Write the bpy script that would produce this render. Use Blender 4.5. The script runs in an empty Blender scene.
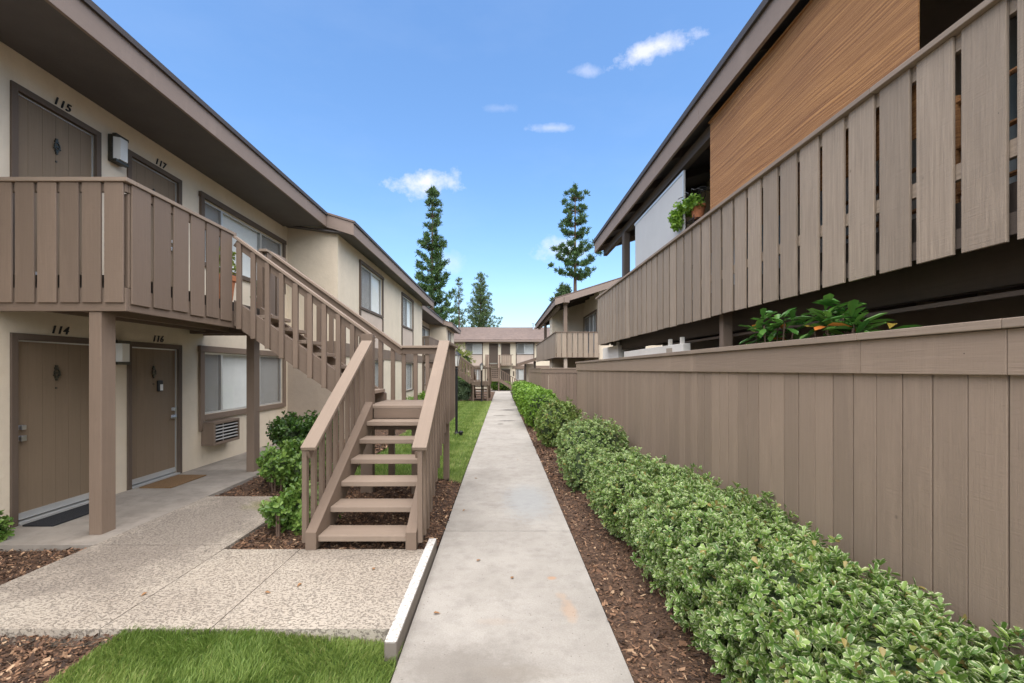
import bpy, bmesh, math, random
import numpy as np
from mathutils import Vector, Matrix
random.seed(7)
RNG = np.random.default_rng(11)
S = bpy.context.scene
COL = S.collection
H = 1.8
F = 455.0

# ------------------------------------------------------------------ materials
def new_mat(name):
    m = bpy.data.materials.new(name); m.use_nodes = True
    nt = m.node_tree
    b = nt.nodes['Principled BSDF']
    return m, nt, b
def N(nt, t, **kw):
    n = nt.nodes.new(t)
    for k, v in kw.items(): setattr(n, k, v)
    return n
def mixc(nt, fac, a, b, mode='MIX'):
    n = nt.nodes.new('ShaderNodeMix'); n.data_type = 'RGBA'; n.blend_type = mode
    for sock, v in ((n.inputs[0], fac), (n.inputs[6], a), (n.inputs[7], b)):
        if isinstance(v, (tuple, list)): sock.default_value = (*v[:3], 1)
        elif isinstance(v, (int, float)): sock.default_value = v
        else: nt.links.new(v, sock)
    return n.outputs[2]
def noise(nt, vec, scale, detail=4, rough=.55, dist=0):
    n = nt.nodes.new('ShaderNodeTexNoise'); n.inputs['Scale'].default_value = scale
    n.inputs['Detail'].default_value = detail; n.inputs['Roughness'].default_value = rough
    n.inputs['Distortion'].default_value = dist
    nt.links.new(vec, n.inputs['Vector']); return n.outputs['Fac']
def ramp(nt, fac, p0, p1, v0=0.0, v1=1.0):
    n = nt.nodes.new('ShaderNodeMapRange'); nt.links.new(fac, n.inputs[0])
    n.inputs[1].default_value = p0; n.inputs[2].default_value = p1
    n.inputs[3].default_value = v0; n.inputs[4].default_value = v1
    return n.outputs[0]
def mapping(nt, vec, scale=(1, 1, 1), loc=(0, 0, 0)):
    n = nt.nodes.new('ShaderNodeMapping'); nt.links.new(vec, n.inputs[0])
    n.inputs['Scale'].default_value = scale; n.inputs['Location'].default_value = loc
    return n.outputs[0]
def math_(nt, op, a, b=0.0):
    n = nt.nodes.new('ShaderNodeMath'); n.operation = op
    for s, v in ((n.inputs[0], a), (n.inputs[1], b)):
        if isinstance(v, (int, float)): s.default_value = v
        else: nt.links.new(v, s)
    return n.outputs[0]
def bump(nt, b, h, strength, dist=.01):
    n = nt.nodes.new('ShaderNodeBump'); n.inputs['Strength'].default_value = strength
    n.inputs['Distance'].default_value = dist
    nt.links.new(h, n.inputs['Height']); nt.links.new(n.outputs[0], b.inputs['Normal'])
def coords(nt):
    return nt.nodes.new('ShaderNodeNewGeometry').outputs['Position']
def uvc(nt):
    n = nt.nodes.new('ShaderNodeUVMap'); n.uv_map = 'UVMap'; return n.outputs[0]
def attr(nt, name):
    n = nt.nodes.new('ShaderNodeAttribute'); n.attribute_name = name; return n.outputs['Fac']

def wood(name, c, var=.16, grain=.12, rough=.72, bmp=.35, knots=True):
    m, nt, b = new_mat(name)
    uv = uvc(nt); t = attr(nt, 'tint'); P = coords(nt)
    g1 = noise(nt, mapping(nt, uv, (2.0, 55, 1)), 1.0, 5, .6, .6)
    g2 = noise(nt, mapping(nt, uv, (9, 190, 1)), 1.0, 3, .6)
    saw = noise(nt, mapping(nt, uv, (140, 6, 1)), 1.0, 2, .5)
    big = noise(nt, P, 1.7, 4, .6)
    dark = tuple(x * .70 for x in c); light = tuple(min(1, x * 1.22) for x in c)
    col = mixc(nt, ramp(nt, t, 0, 1, .5 - var * 1.8, .5 + var * 1.8), dark, light)
    col = mixc(nt, ramp(nt, g1, .35, .7, grain * 1.6, 0), col, tuple(x * .45 for x in c))
    col = mixc(nt, ramp(nt, big, .35, .75, 0, .28), col, tuple(x * .78 for x in c))
    if knots:
        v = nt.nodes.new('ShaderNodeTexVoronoi'); v.inputs['Scale'].default_value = 1.0
        nt.links.new(mapping(nt, uv, (2.0, 2.6, 1)), v.inputs['Vector'])
        k = ramp(nt, v.outputs['Distance'], .015, .035, .7, 0)
        col = mixc(nt, k, col, tuple(x * .3 for x in c))
    st = noise(nt, mapping(nt, P, (2.6, 2.6, .5)), 1.0, 5, .7)
    col = mixc(nt, ramp(nt, st, .56, .78, 0, .34), col, tuple(min(1, x * 1.45) for x in c))
    dv = noise(nt, P, 14, 6, .75)
    col = mixc(nt, ramp(nt, dv, .58, .8, 0, .45), col, tuple(x * .6 for x in c))
    if knots:
        v2 = nt.nodes.new('ShaderNodeTexVoronoi'); v2.inputs['Scale'].default_value = 1.0
        nt.links.new(mapping(nt, uv, (4.3, 4.9, 1), (3, 5, 0)), v2.inputs['Vector'])
        col = mixc(nt, ramp(nt, v2.outputs['Distance'], .010, .020, .8, 0), col, tuple(x * .2 for x in c))
    nt.links.new(col, b.inputs['Base Color'])
    b.inputs['Roughness'].default_value = rough
    b.inputs['Specular IOR Level'].default_value = .3
    h = math_(nt, 'ADD', math_(nt, 'MULTIPLY', g1, .8), math_(nt, 'ADD', math_(nt, 'MULTIPLY', g2, .5), math_(nt, 'MULTIPLY', saw, .45)))
    bump(nt, b, h, bmp, .006)
    return m
def plain(name, c, rough=.6, metal=0, var=.0, scale=6, bmp=0, bscale=80, spec=.4):
    m, nt, b = new_mat(name)
    b.inputs['Roughness'].default_value = rough; b.inputs['Metallic'].default_value = metal
    b.inputs['Specular IOR Level'].default_value = spec
    P = coords(nt)
    n = noise(nt, P, scale, 5, .6)
    v = max(var, .04)
    col = mixc(nt, ramp(nt, n, .3, .7), tuple(x * (1 - v) for x in c), tuple(min(1, x * (1 + v)) for x in c))
    nt.links.new(col, b.inputs['Base Color'])
    if bmp: bump(nt, b, noise(nt, P, bscale, 4, .6), bmp, .01)
    return m
def stucco(name, c, streak=.25):
    m, nt, b = new_mat(name); P = coords(nt)
    n1 = noise(nt, P, 1.3, 5, .6); n2 = noise(nt, P, 9, 4, .65)
    st = noise(nt, mapping(nt, P, (3.5, 3.5, .35)), 1.0, 5, .65)
    col = mixc(nt, ramp(nt, n1, .3, .7), tuple(x * .93 for x in c), tuple(min(1, x * 1.06) for x in c))
    col = mixc(nt, ramp(nt, n2, .45, .75, 0, .22), col, tuple(x * .80 for x in c))
    col = mixc(nt, ramp(nt, st, .52, .78, 0, streak), col, (c[0] * .72, c[1] * .68, c[2] * .62))
    nt.links.new(col, b.inputs['Base Color'])
    b.inputs['Roughness'].default_value = .9; b.inputs['Specular IOR Level'].default_value = .15
    h = math_(nt, 'ADD', noise(nt, P, 55, 5, .7), math_(nt, 'MULTIPLY', noise(nt, P, 12, 3, .6), 1.5))
    bump(nt, b, h, .45, .008)
    return m

TAUPE = (.218, .160, .118)
M = {}
M['wood'] = wood('painted_timber', TAUPE)
M['rail'] = wood('painted_rail', (.315, .242, .184), var=.1)
M['fence'] = wood('painted_fence_boards', (.335, .25, .185), var=.12, bmp=.5)
M['slat'] = wood('weathered_balcony_boards', (.375, .295, .22), var=.2, grain=.3, bmp=.8)
M['fascia'] = wood('fascia_paint', (.26, .20, .163), var=.08, grain=.05, knots=False, bmp=.2)
M['darktrim'] = wood('dark_trim_paint', (.125, .092, .068), var=.08, grain=.05, knots=False)
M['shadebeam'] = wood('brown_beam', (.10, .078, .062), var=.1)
M['door'] = wood('door_veneer', (.235, .172, .112), var=.05, grain=.1, bmp=.3, knots=False)
M['soffit'] = plain('soffit_paint', (.108, .098, .095), .85, var=.08, scale=3, bmp=.2, bscale=60)
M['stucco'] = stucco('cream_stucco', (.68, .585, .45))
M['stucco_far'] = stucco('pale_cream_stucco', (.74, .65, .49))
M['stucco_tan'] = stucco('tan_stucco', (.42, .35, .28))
M['stucco_pink'] = stucco('infill_stucco', (.55, .45, .37))
M['white_wall'] = stucco('white_stucco', (.84, .79, .71), .1)
M['metal'] = plain('brushed_metal', (.6, .6, .62), .35, 1)
M['alu'] = plain('aluminium_frame', (.62, .62, .6), .45, .6)
M['bronze'] = plain('aged_bronze', (.07, .065, .05), .4, .7, var=.3, scale=60)
M['black2'] = plain('drip_edge_metal', (.06, .048, .042), .6)
M['black'] = plain('black_paint', (.012, .012, .013), .4)
M['white_plastic'] = plain('white_plastic', (.75, .75, .72), .4)
M['blind'] = plain('vinyl_blind', (.88, .87, .83), .6)
M['curtain'] = plain('grey_blind', (.40, .385, .36), .7)
M['terracotta'] = plain('terracotta', (.52, .20, .09), .8, var=.15, scale=30)
M['coir'] = plain('coir_mat', (.22, .13, .06), .95, var=.3, scale=120, bmp=.9, bscale=300)
M['rubber'] = plain('rubber_mat', (.02, .021, .024), .85, var=.3, scale=90, bmp=.8, bscale=200)
M['shade'] = plain('white_shade_fabric', (.5, .505, .5), .85, var=.04, scale=2)
M['globe'] = plain('opal_diffuser', (.72, .71, .66), .35)
M['trunk'] = plain('bark', (.13, .085, .06), .9, var=.3, scale=8, bmp=.6, bscale=20)
M['soil'] = plain('soil', (.045, .028, .019), .95, var=.3, scale=20, bmp=.8, bscale=60)

def glass():
    m, nt, b = new_mat('window_glass'); nt.nodes.remove(b)
    o = nt.nodes['Material Output']
    tr = N(nt, 'ShaderNodeBsdfTransparent'); tr.inputs[0].default_value = (.93, .95, .95, 1)
    gl = N(nt, 'ShaderNodeBsdfGlossy'); gl.inputs['Roughness'].default_value = .02
    fr = N(nt, 'ShaderNodeLayerWeight'); fr.inputs[0].default_value = .22
    mx = N(nt, 'ShaderNodeMixShader')
    nt.links.new(math_(nt, 'ADD', math_(nt, 'MULTIPLY', math_(nt, 'POWER', fr.outputs[1], 2.0), .4), .03), mx.inputs[0])
    nt.links.new(tr.outputs[0], mx.inputs[1]); nt.links.new(gl.outputs[0], mx.inputs[2])
    nt.links.new(mx.outputs[0], o.inputs[0]); return m
M['glass'] = glass()
def screen():
    m, nt, b = new_mat('insect_screen'); o = nt.nodes['Material Output']
    b.inputs['Base Color'].default_value = (.20, .18, .16, 1); b.inputs['Roughness'].default_value = .7
    tr = N(nt, 'ShaderNodeBsdfTransparent'); mx = N(nt, 'ShaderNodeMixShader'); mx.inputs[0].default_value = .5
    nt.links.new(tr.outputs[0], mx.inputs[1]); nt.links.new(b.outputs[0], mx.inputs[2])
    nt.links.new(mx.outputs[0], o.inputs[0]); return m
M['screen'] = screen()
def shingles():
    m, nt, b = new_mat('roof_shingles'); P = coords(nt)
    v = nt.nodes.new('ShaderNodeTexVoronoi'); v.inputs['Scale'].default_value = 1
    nt.links.new(mapping(nt, P, (4.5, 4.5, 9)), v.inputs['Vector'])
    n = noise(nt, P, .8, 4)
    col = mixc(nt, v.outputs['Color'], (.135, .098, .08), (.195, .142, .118))
    col = mixc(nt, ramp(nt, n, .3, .7, 0, .4), col, (.11, .085, .075))
    nt.links.new(col, b.inputs['Base Color']); b.inputs['Roughness'].default_value = .95
    bump(nt, b, noise(nt, P, 40, 4), .5, .02); return m
M['shingle'] = shingles()
def woven():
    m, nt, b = new_mat('woven_reed'); P = coords(nt)
    f = noise(nt, mapping(nt, P, (1, .7, 75)), 1.0, 4, .7, .1)
    f2 = noise(nt, mapping(nt, P, (1, 2.5, 210)), 1.0, 3, .7)
    col = mixc(nt, ramp(nt, f, .33, .68), (.16, .058, .016), (.52, .26, .09))
    col = mixc(nt, ramp(nt, f2, .55, .75, 0, .55), col, (.52, .29, .14))
    big = noise(nt, mapping(nt, P, (1, .8, 2)), 1.0, 2)
    col = mixc(nt, ramp(nt, big, .35, .7, 0, .3), col, (.26, .12, .05))
    nt.links.new(col, b.inputs['Base Color']); b.inputs['Roughness'].default_value = .75
    bump(nt, b, math_(nt, 'ADD', f2, f), .7, .006); return m
M['woven'] = woven()

def blob(nt, P, cx, cy, rx, ry, nz, wob=.6):
    """soft-edged stain mask round a world position"""
    sx = nt.nodes.new('ShaderNodeSeparateXYZ'); nt.links.new(P, sx.inputs[0])
    dx = math_(nt, 'DIVIDE', math_(nt, 'SUBTRACT', sx.outputs[0], cx), rx)
    dy = math_(nt, 'DIVIDE', math_(nt, 'SUBTRACT', sx.outputs[1], cy), ry)
    d = math_(nt, 'SQRT', math_(nt, 'ADD', math_(nt, 'MULTIPLY', dx, dx), math_(nt, 'MULTIPLY', dy, dy)))
    d = math_(nt, 'ADD', d, math_(nt, 'MULTIPLY', math_(nt, 'SUBTRACT', nz, .5), wob * 3))
    return ramp(nt, d, .5, 1.15, 1, 0)
def concrete():
    m, nt, b = new_mat('broom_concrete'); P = coords(nt)
    n1 = noise(nt, P, 1.1, 6, .65); n2 = noise(nt, P, 7, 6, .7); n3 = noise(nt, P, 90, 3, .6)
    t = attr(nt, 'tint')
    col = mixc(nt, ramp(nt, n1, .3, .7), (.345, .32, .28), (.49, .46, .41))
    col = mixc(nt, ramp(nt, t, 0, 1, 0, .35), col, (.43, .40, .35))
    col = mixc(nt, ramp(nt, n2, .47, .72, 0, .5), col, (.27, .25, .22))
    col = mixc(nt, ramp(nt, noise(nt, P, 2.6, 6, .7), .52, .7, 0, .45), col, (.25, .23, .2))
    col = mixc(nt, ramp(nt, n3, .35, .65, .28, 0), col, (.2, .18, .16))
    pit = nt.nodes.new('ShaderNodeTexVoronoi'); pit.inputs['Scale'].default_value = 22
    nt.links.new(P, pit.inputs['Vector'])
    msk = ramp(nt, pit.outputs['Distance'], .07, .13, 1, 0)
    sel = math_(nt, 'GREATER_THAN', noise(nt, P, 30, 1), .52)
    pm = math_(nt, 'MULTIPLY', msk, sel)
    col = mixc(nt, math_(nt, 'MULTIPLY', pm, .7), col, (.13, .11, .09))
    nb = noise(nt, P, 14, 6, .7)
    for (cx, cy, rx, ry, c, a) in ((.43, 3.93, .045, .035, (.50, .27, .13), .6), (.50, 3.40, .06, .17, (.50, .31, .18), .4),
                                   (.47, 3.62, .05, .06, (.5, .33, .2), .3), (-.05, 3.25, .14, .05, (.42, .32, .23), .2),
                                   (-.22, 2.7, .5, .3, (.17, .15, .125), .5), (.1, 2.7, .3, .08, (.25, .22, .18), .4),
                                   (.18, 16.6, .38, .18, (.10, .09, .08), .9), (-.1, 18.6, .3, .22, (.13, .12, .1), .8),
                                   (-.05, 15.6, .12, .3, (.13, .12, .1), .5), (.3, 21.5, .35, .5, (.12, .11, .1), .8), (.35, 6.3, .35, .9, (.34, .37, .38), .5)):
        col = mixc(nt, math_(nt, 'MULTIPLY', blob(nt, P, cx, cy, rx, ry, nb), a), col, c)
    nt.links.new(col, b.inputs['Base Color']); b.inputs['Roughness'].default_value = .88
    b.inputs['Specular IOR Level'].default_value = .25
    h = math_(nt, 'SUBTRACT', math_(nt, 'ADD', n3, math_(nt, 'MULTIPLY', n2, .8)), math_(nt, 'MULTIPLY', pm, 2))
    bump(nt, b, h, .35, .006); return m
M['concrete'] = concrete()
def aggregate():
    m, nt, b = new_mat('rock_salt_concrete'); P = coords(nt)
    n1 = noise(nt, P, 1.2, 5, .6)
    q1 = noise(nt, mapping(nt, P, (48, 70, 52)), 1.0, 3, .62, .6); q2 = noise(nt, mapping(nt, P, (120, 150, 120)), 1.0, 2, .6)
    hole = ramp(nt, q1, .53, .57, 0, 1)
    wear = ramp(nt, noise(nt, P, 2.2, 4, .6), .3, .65, .7, 1)
    hole = math_(nt, 'MULTIPLY', hole, wear)
    col = mixc(nt, ramp(nt, n1, .3, .7), (.37, .315, .25), (.50, .44, .355))
    col = mixc(nt, ramp(nt, noise(nt, P, 5, 5, .7), .5, .75, 0, .4), col, (.36, .31, .25))
    col = mixc(nt, ramp(nt, q2, .5, .7, 0, .5), col, (.60, .54, .46))
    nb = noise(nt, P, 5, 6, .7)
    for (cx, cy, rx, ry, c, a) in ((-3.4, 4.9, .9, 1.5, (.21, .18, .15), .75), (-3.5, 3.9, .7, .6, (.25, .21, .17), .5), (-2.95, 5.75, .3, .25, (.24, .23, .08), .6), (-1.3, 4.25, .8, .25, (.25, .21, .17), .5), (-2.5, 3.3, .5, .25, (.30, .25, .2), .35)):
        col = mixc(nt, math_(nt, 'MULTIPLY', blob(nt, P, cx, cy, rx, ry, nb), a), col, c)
    col = mixc(nt, math_(nt, 'MULTIPLY', hole, .68), col, (.12, .10, .08))
    nt.links.new(col, b.inputs['Base Color']); b.inputs['Roughness'].default_value = .9
    h = math_(nt, 'SUBTRACT', math_(nt, 'MULTIPLY', noise(nt, P, 60, 3), .4), hole)
    bump(nt, b, h, .8, .008); return m
M['aggregate'] = aggregate()
def smooth_slab():
    m, nt, b = new_mat('trowelled_concrete'); P = coords(nt)
    n1 = noise(nt, P, 1.0, 6, .65); n2 = noise(nt, P, 6, 6, .7)
    col = mixc(nt, ramp(nt, n1, .3, .7), (.22, .195, .165), (.37, .33, .28))
    col = mixc(nt, ramp(nt, n2, .46, .68, 0, .6), col, (.19, .165, .14))
    nt.links.new(col, b.inputs['Base Color']); b.inputs['Roughness'].default_value = .85
    bump(nt, b, noise(nt, P, 80, 4), .3, .005); return m
M['slab'] = smooth_slab()
def kerbpaint():
    m, nt, b = new_mat('worn_white_paint'); P = coords(nt)
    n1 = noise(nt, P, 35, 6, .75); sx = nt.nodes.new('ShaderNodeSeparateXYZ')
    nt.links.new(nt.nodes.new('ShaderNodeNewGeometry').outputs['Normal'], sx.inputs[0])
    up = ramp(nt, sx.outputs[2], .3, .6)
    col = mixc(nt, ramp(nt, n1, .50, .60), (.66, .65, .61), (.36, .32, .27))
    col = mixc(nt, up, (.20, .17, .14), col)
    nt.links.new(col, b.inputs['Base Color']); b.inputs['Roughness'].default_value = .85
    bump(nt, b, n1, .5, .006); return m
M['kerb'] = kerbpaint()
def mulchbase():
    m, nt, b = new_mat('mulch'); P = coords(nt)
    v = nt.nodes.new('ShaderNodeTexVoronoi'); v.inputs['Scale'].default_value = 1
    nt.links.new(mapping(nt, P, (34, 60, 40)), v.inputs['Vector'])
    col = mixc(nt, v.outputs['Color'], (.05, .028, .016), (.17, .098, .058))
    nt.links.new(col, b.inputs['Base Color']); b.inputs['Roughness'].default_value = .95
    bump(nt, b, v.outputs['Distance'], .9, .02); return m
M['mulch'] = mulchbase()
def chipmat():
    m, nt, b = new_mat('bark_chips'); t = attr(nt, 'tint'); P = coords(nt)
    r = nt.nodes.new('ShaderNodeValToRGB'); nt.links.new(t, r.inputs[0])
    e = r.color_ramp.elements; e[0].position = 0; e[0].color = (.04, .024, .016, 1); e[1].position = 1; e[1].color = (.52, .36, .22, 1)
    for p, c in ((.3, (.085, .045, .026)), (.6, (.18, .095, .052)), (.88, (.30, .17, .095))):
        x = e.new(p); x.color = (*c, 1)
    nt.links.new(r.outputs[0], b.inputs['Base Color']); b.inputs['Roughness'].default_value = .85
    return m
M['chips'] = chipmat()
def leafmat(name, dark, light, edge=None, rough=.42, trans=.25, young=None):
    m, nt, b = new_mat(name); uv = uvc(nt)
    sp = nt.nodes.new('ShaderNodeSeparateXYZ'); nt.links.new(uv, sp.inputs[0])
    t = sp.outputs[1]; P = coords(nt)
    col = mixc(nt, t, dark, light)
    col = mixc(nt, ramp(nt, noise(nt, P, 2.2, 3), .4, .7, 0, .35), col, tuple(x * .7 for x in dark))
    if edge:
        n = noise(nt, P, 90, 2)
        e = ramp(nt, math_(nt, 'ADD', sp.outputs[0], math_(nt, 'MULTIPLY', math_(nt, 'SUBTRACT', n, .5), .6)), .17, .34, .8, 0)
        col = mixc(nt, e, col, edge)
    if young:
        col = mixc(nt, ramp(nt, t, .96, .98), col, young)
    nt.links.new(col, b.inputs['Base Color']); b.inputs['Roughness'].default_value = rough
    b.inputs['Specular IOR Level'].default_value = .45
    tl = N(nt, 'ShaderNodeBsdfTranslucent'); nt.links.new(col, tl.inputs[0])
    mx = N(nt, 'ShaderNodeMixShader'); mx.inputs[0].default_value = trans
    o = nt.nodes['Material Output']
    nt.links.new(b.outputs[0], mx.inputs[1]); nt.links.new(tl.outputs[0], mx.inputs[2]); nt.links.new(mx.outputs[0], o.inputs[0])
    return m
M['variegated'] = leafmat('variegated_leaf', (.085, .19, .028), (.29, .42, .095), (.66, .70, .42), .36, young=(.34, .27, .09))
M['lemon'] = leafmat('yellow_variegated_leaf', (.08, .16, .03), (.22, .34, .07), (.52, .58, .18), .4, young=(.4, .3, .1))
M['boxleaf'] = leafmat('hedge_leaf', (.09, .20, .02), (.28, .46, .05), None, .5)
M['glossy'] = leafmat('glossy_dark_leaf', (.03, .085, .015), (.12, .22, .04), None, .28, .15)
M['fresh'] = leafmat('fresh_green_leaf', (.07, .16, .025), (.25, .38, .08), None, .35)
M['olive'] = leafmat('yellow_green_leaf', (.14, .20, .03), (.34, .38, .07), None, .5)
M['greyleaf'] = leafmat('grey_green_leaf', (.08, .13, .07), (.18, .25, .13), None, .6)
M['tropic'] = leafmat('broad_leaf', (.04, .14, .025), (.16, .34, .06), None, .25, .2, (.65, .22, .05))
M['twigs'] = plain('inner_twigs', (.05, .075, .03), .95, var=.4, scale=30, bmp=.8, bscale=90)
M['needle'] = leafmat('needle', (.03, .075, .018), (.10, .18, .045), None, .6, .1)
M['needle2'] = leafmat('pale_needle', (.045, .09, .025), (.14, .21, .07), None, .6, .15)
M['grassblade'] = leafmat('grass_blade', (.13, .23, .035), (.43, .53, .15), None, .5, .35, (.50, .48, .20))
M['turf'] = plain('turf_ground', (.05, .10, .015), .95, var=.3, scale=25)
M['dryleaf'] = plain('dry_leaf', (.30, .16, .07), .8, var=.3, scale=60)

# ------------------------------------------------------------------ mesh builder
def tag(o, label=None, cat=None, group=None, kind=None):
    if label: o['label'] = label
    if cat: o['category'] = cat
    if group: o['group'] = group
    if kind: o['kind'] = kind
    return o
ORG = {}
def thing(name, label, cat, loc, group=None):
    o = bpy.data.objects.new(name, None); COL.objects.link(o); o.location = loc
    o.empty_display_size = .3
    tag(o, label, cat, group); ORG[o] = Vector(loc); return o
class MB:
    def __init__(s, T=None): s.v = []; s.f = []; s.uv = []; s.t = []; s.T = T
    def poly(s, pts, uv=None, t=None):
        k = len(s.v)
        s.v += [tuple(s.T(p)) if s.T else tuple(p) for p in pts]
        s.f.append(tuple(range(k, k + len(pts))))
        if uv is None:
            a = Vector(pts[1]) - Vector(pts[0]); n = a.cross(Vector(pts[2]) - Vector(pts[0]))
            a.normalize(); b2 = n.cross(a)
            if b2.length > 0: b2.normalize()
            uv = [((Vector(p) - Vector(pts[0])).dot(a), (Vector(p) - Vector(pts[0])).dot(b2)) for p in pts]
        s.uv += uv; s.t.append(random.random() if t is None else t)
    def obox(s, c, ax, ay, az, t=None):
        """oriented box, half vectors ax ay az"""
        c = Vector(c); ax, ay, az = Vector(ax), Vector(ay), Vector(az)
        t = random.random() if t is None else t
        L = [ax.length, ay.length, az.length]; li = L.index(max(L))
        ou, ov = random.uniform(0, 50), random.uniform(0, 50)
        k = len(s.v); pts = {}
        for i in (-1, 1):
            for j in (-1, 1):
                for l in (-1, 1):
                    p = c + i * ax + j * ay + l * az
                    pts[(i, j, l)] = len(s.v); s.v.append(tuple(s.T(p)) if s.T else tuple(p))
        fs = [((-1,-1,-1),(-1,-1,1),(-1,1,1),(-1,1,-1)), ((1,-1,-1),(1,1,-1),(1,1,1),(1,-1,1)),
              ((-1,-1,-1),(1,-1,-1),(1,-1,1),(-1,-1,1)), ((-1,1,-1),(-1,1,1),(1,1,1),(1,1,-1)),
              ((-1,-1,-1),(-1,1,-1),(1,1,-1),(1,-1,-1)), ((-1,-1,1),(1,-1,1),(1,1,1),(-1,1,1))]
        for f in fs:
            s.f.append(tuple(pts[q] for q in f)); s.t.append(t)
            fixed = [a for a in range(3) if all(q[a] == f[0][a] for q in f)][0]
            oth = [a for a in range(3) if a != fixed]
            if li in oth: u = li; w = [a for a in oth if a != li][0]
            else: u, w = oth
            for q in f: s.uv.append((ou + q[u] * L[u], ov + fixed * .37 + q[w] * L[w]))
    def box(s, x0, x1, y0, y1, z0, z1, t=None):
        s.obox(((x0+x1)/2, (y0+y1)/2, (z0+z1)/2), (abs(x1-x0)/2, 0, 0), (0, abs(y1-y0)/2, 0), (0, 0, abs(z1-z0)/2), t)
    def beam(s, p0, p1, w, h, up=(0, 0, 1), t=None):
        p0, p1 = Vector(p0), Vector(p1); d = p1 - p0; a = d.normalized()
        r = a.cross(Vector(up))
        if r.length < 1e-5: r = a.cross(Vector((1, 0, 0)))
        r.normalize(); u = r.cross(a).normalized()
        s.obox((p0 + p1) / 2, d / 2, r * w / 2, u * h / 2, t)
    def prism(s, pts, d, t=None):
        """extrude planar polygon by vector d"""
        t = random.random() if t is None else t
        d = Vector(d); P = [Vector(p) for p in pts]; n = len(P)
        s.poly(P, None, t); s.poly([p + d for p in reversed(P)], None, t)
        for i in range(n):
            a, b = P[i], P[(i + 1) % n]; s.poly([b, a, a + d, b + d], None, t)
    def lathe(s, c, prof, n=20, t=None):
        c = Vector(c); t = random.random() if t is None else t
        rings = []
        for r, z in prof: rings.append([c + Vector((r * math.cos(2*math.pi*i/n), r * math.sin(2*math.pi*i/n), z)) for i in range(n)])
        for a, b in zip(rings, rings[1:]):
            for i in range(n):
                j = (i + 1) % n; s.poly([a[i], a[j], b[j], b[i]], None, t)
        s.poly(list(reversed(rings[0])), None, t); s.poly(rings[-1], None, t)
    def tube(s, pts, r, n=8, t=None):
        t = random.random() if t is None else t
        P = [Vector(p) for p in pts]; rr = r if isinstance(r, (list, tuple)) else [r] * len(P)
        rings = []
        for i, p in enumerate(P):
            d = (P[min(i + 1, len(P) - 1)] - P[max(i - 1, 0)]).normalized()
            a = d.cross(Vector((0, 0, 1)))
            if a.length < .05: a = d.cross(Vector((0, 1, 0)))
            a.normalize(); b = d.cross(a)
            rings.append([p + (a * math.cos(2*math.pi*k/n) + b * math.sin(2*math.pi*k/n)) * rr[i] for k in range(n)])
        for A, B in zip(rings, rings[1:]):
            for i in range(n):
                j = (i + 1) % n; s.poly([A[i], A[j], B[j], B[i]], None, t)
        s.poly(list(reversed(rings[0])), None, t); s.poly(rings[-1], None, t)
    def build(s, name, mat, parent=None, bevel=0, smooth=False, merge=False, world_parent=None):
        org = Vector((0, 0, 0))
        if parent is not None: org = ORG[parent]
        me = bpy.data.meshes.new(name)
        me.from_pydata([tuple(Vector(v) - org) for v in s.v], [], s.f)
        uvl = me.uv_layers.new(name='UVMap'); uvl.data.foreach_set('uv', np.array(s.uv, dtype=np.float32).ravel())
        at = me.attributes.new('tint', 'FLOAT', 'FACE'); at.data.foreach_set('value', np.array(s.t, dtype=np.float32))
        me.materials.append(mat)
        if len(s.f) < 60000:
            bm = bmesh.new(); bm.from_mesh(me)
            if merge or smooth: bmesh.ops.remove_doubles(bm, verts=bm.verts, dist=1e-5)
            bmesh.ops.recalc_face_normals(bm, faces=bm.faces); bm.to_mesh(me); bm.free()
        if smooth: me.polygons.foreach_set('use_smooth', [True] * len(me.polygons))
        me.update()
        o = bpy.data.objects.new(name, me); COL.objects.link(o)
        if parent is not None: o.parent = parent
        ORG[o] = org
        if bevel:
            b = o.modifiers.new('bevel', 'BEVEL'); b.width = bevel; b.segments = 2; b.limit_method = 'ANGLE'; b.angle_limit = math.radians(40)
        return o
def build_each(mb, name, mat, parent, bevel=0):
    for i in range(len(mb.f) // 6):
        q = MB(); q.v = mb.v[i*8:i*8+8]; q.f = [tuple(k - i * 8 for k in f) for f in mb.f[i*6:i*6+6]]
        q.uv = mb.uv[i*24:i*24+24]; q.t = mb.t[i*6:i*6+6]; q.build(name, mat, parent, bevel)
def box1(name, mat, parent, dims, bevel=0, t=None):
    m = MB(); m.box(*dims, t=t); return m.build(name, mat, parent, bevel)

def copy_tree(o, parent=None):
    c = o.copy(); COL.objects.link(c); c.parent = parent; ORG[c] = ORG.get(o, Vector())
    for ch in list(o.children): copy_tree(ch, c)
    return c

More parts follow.
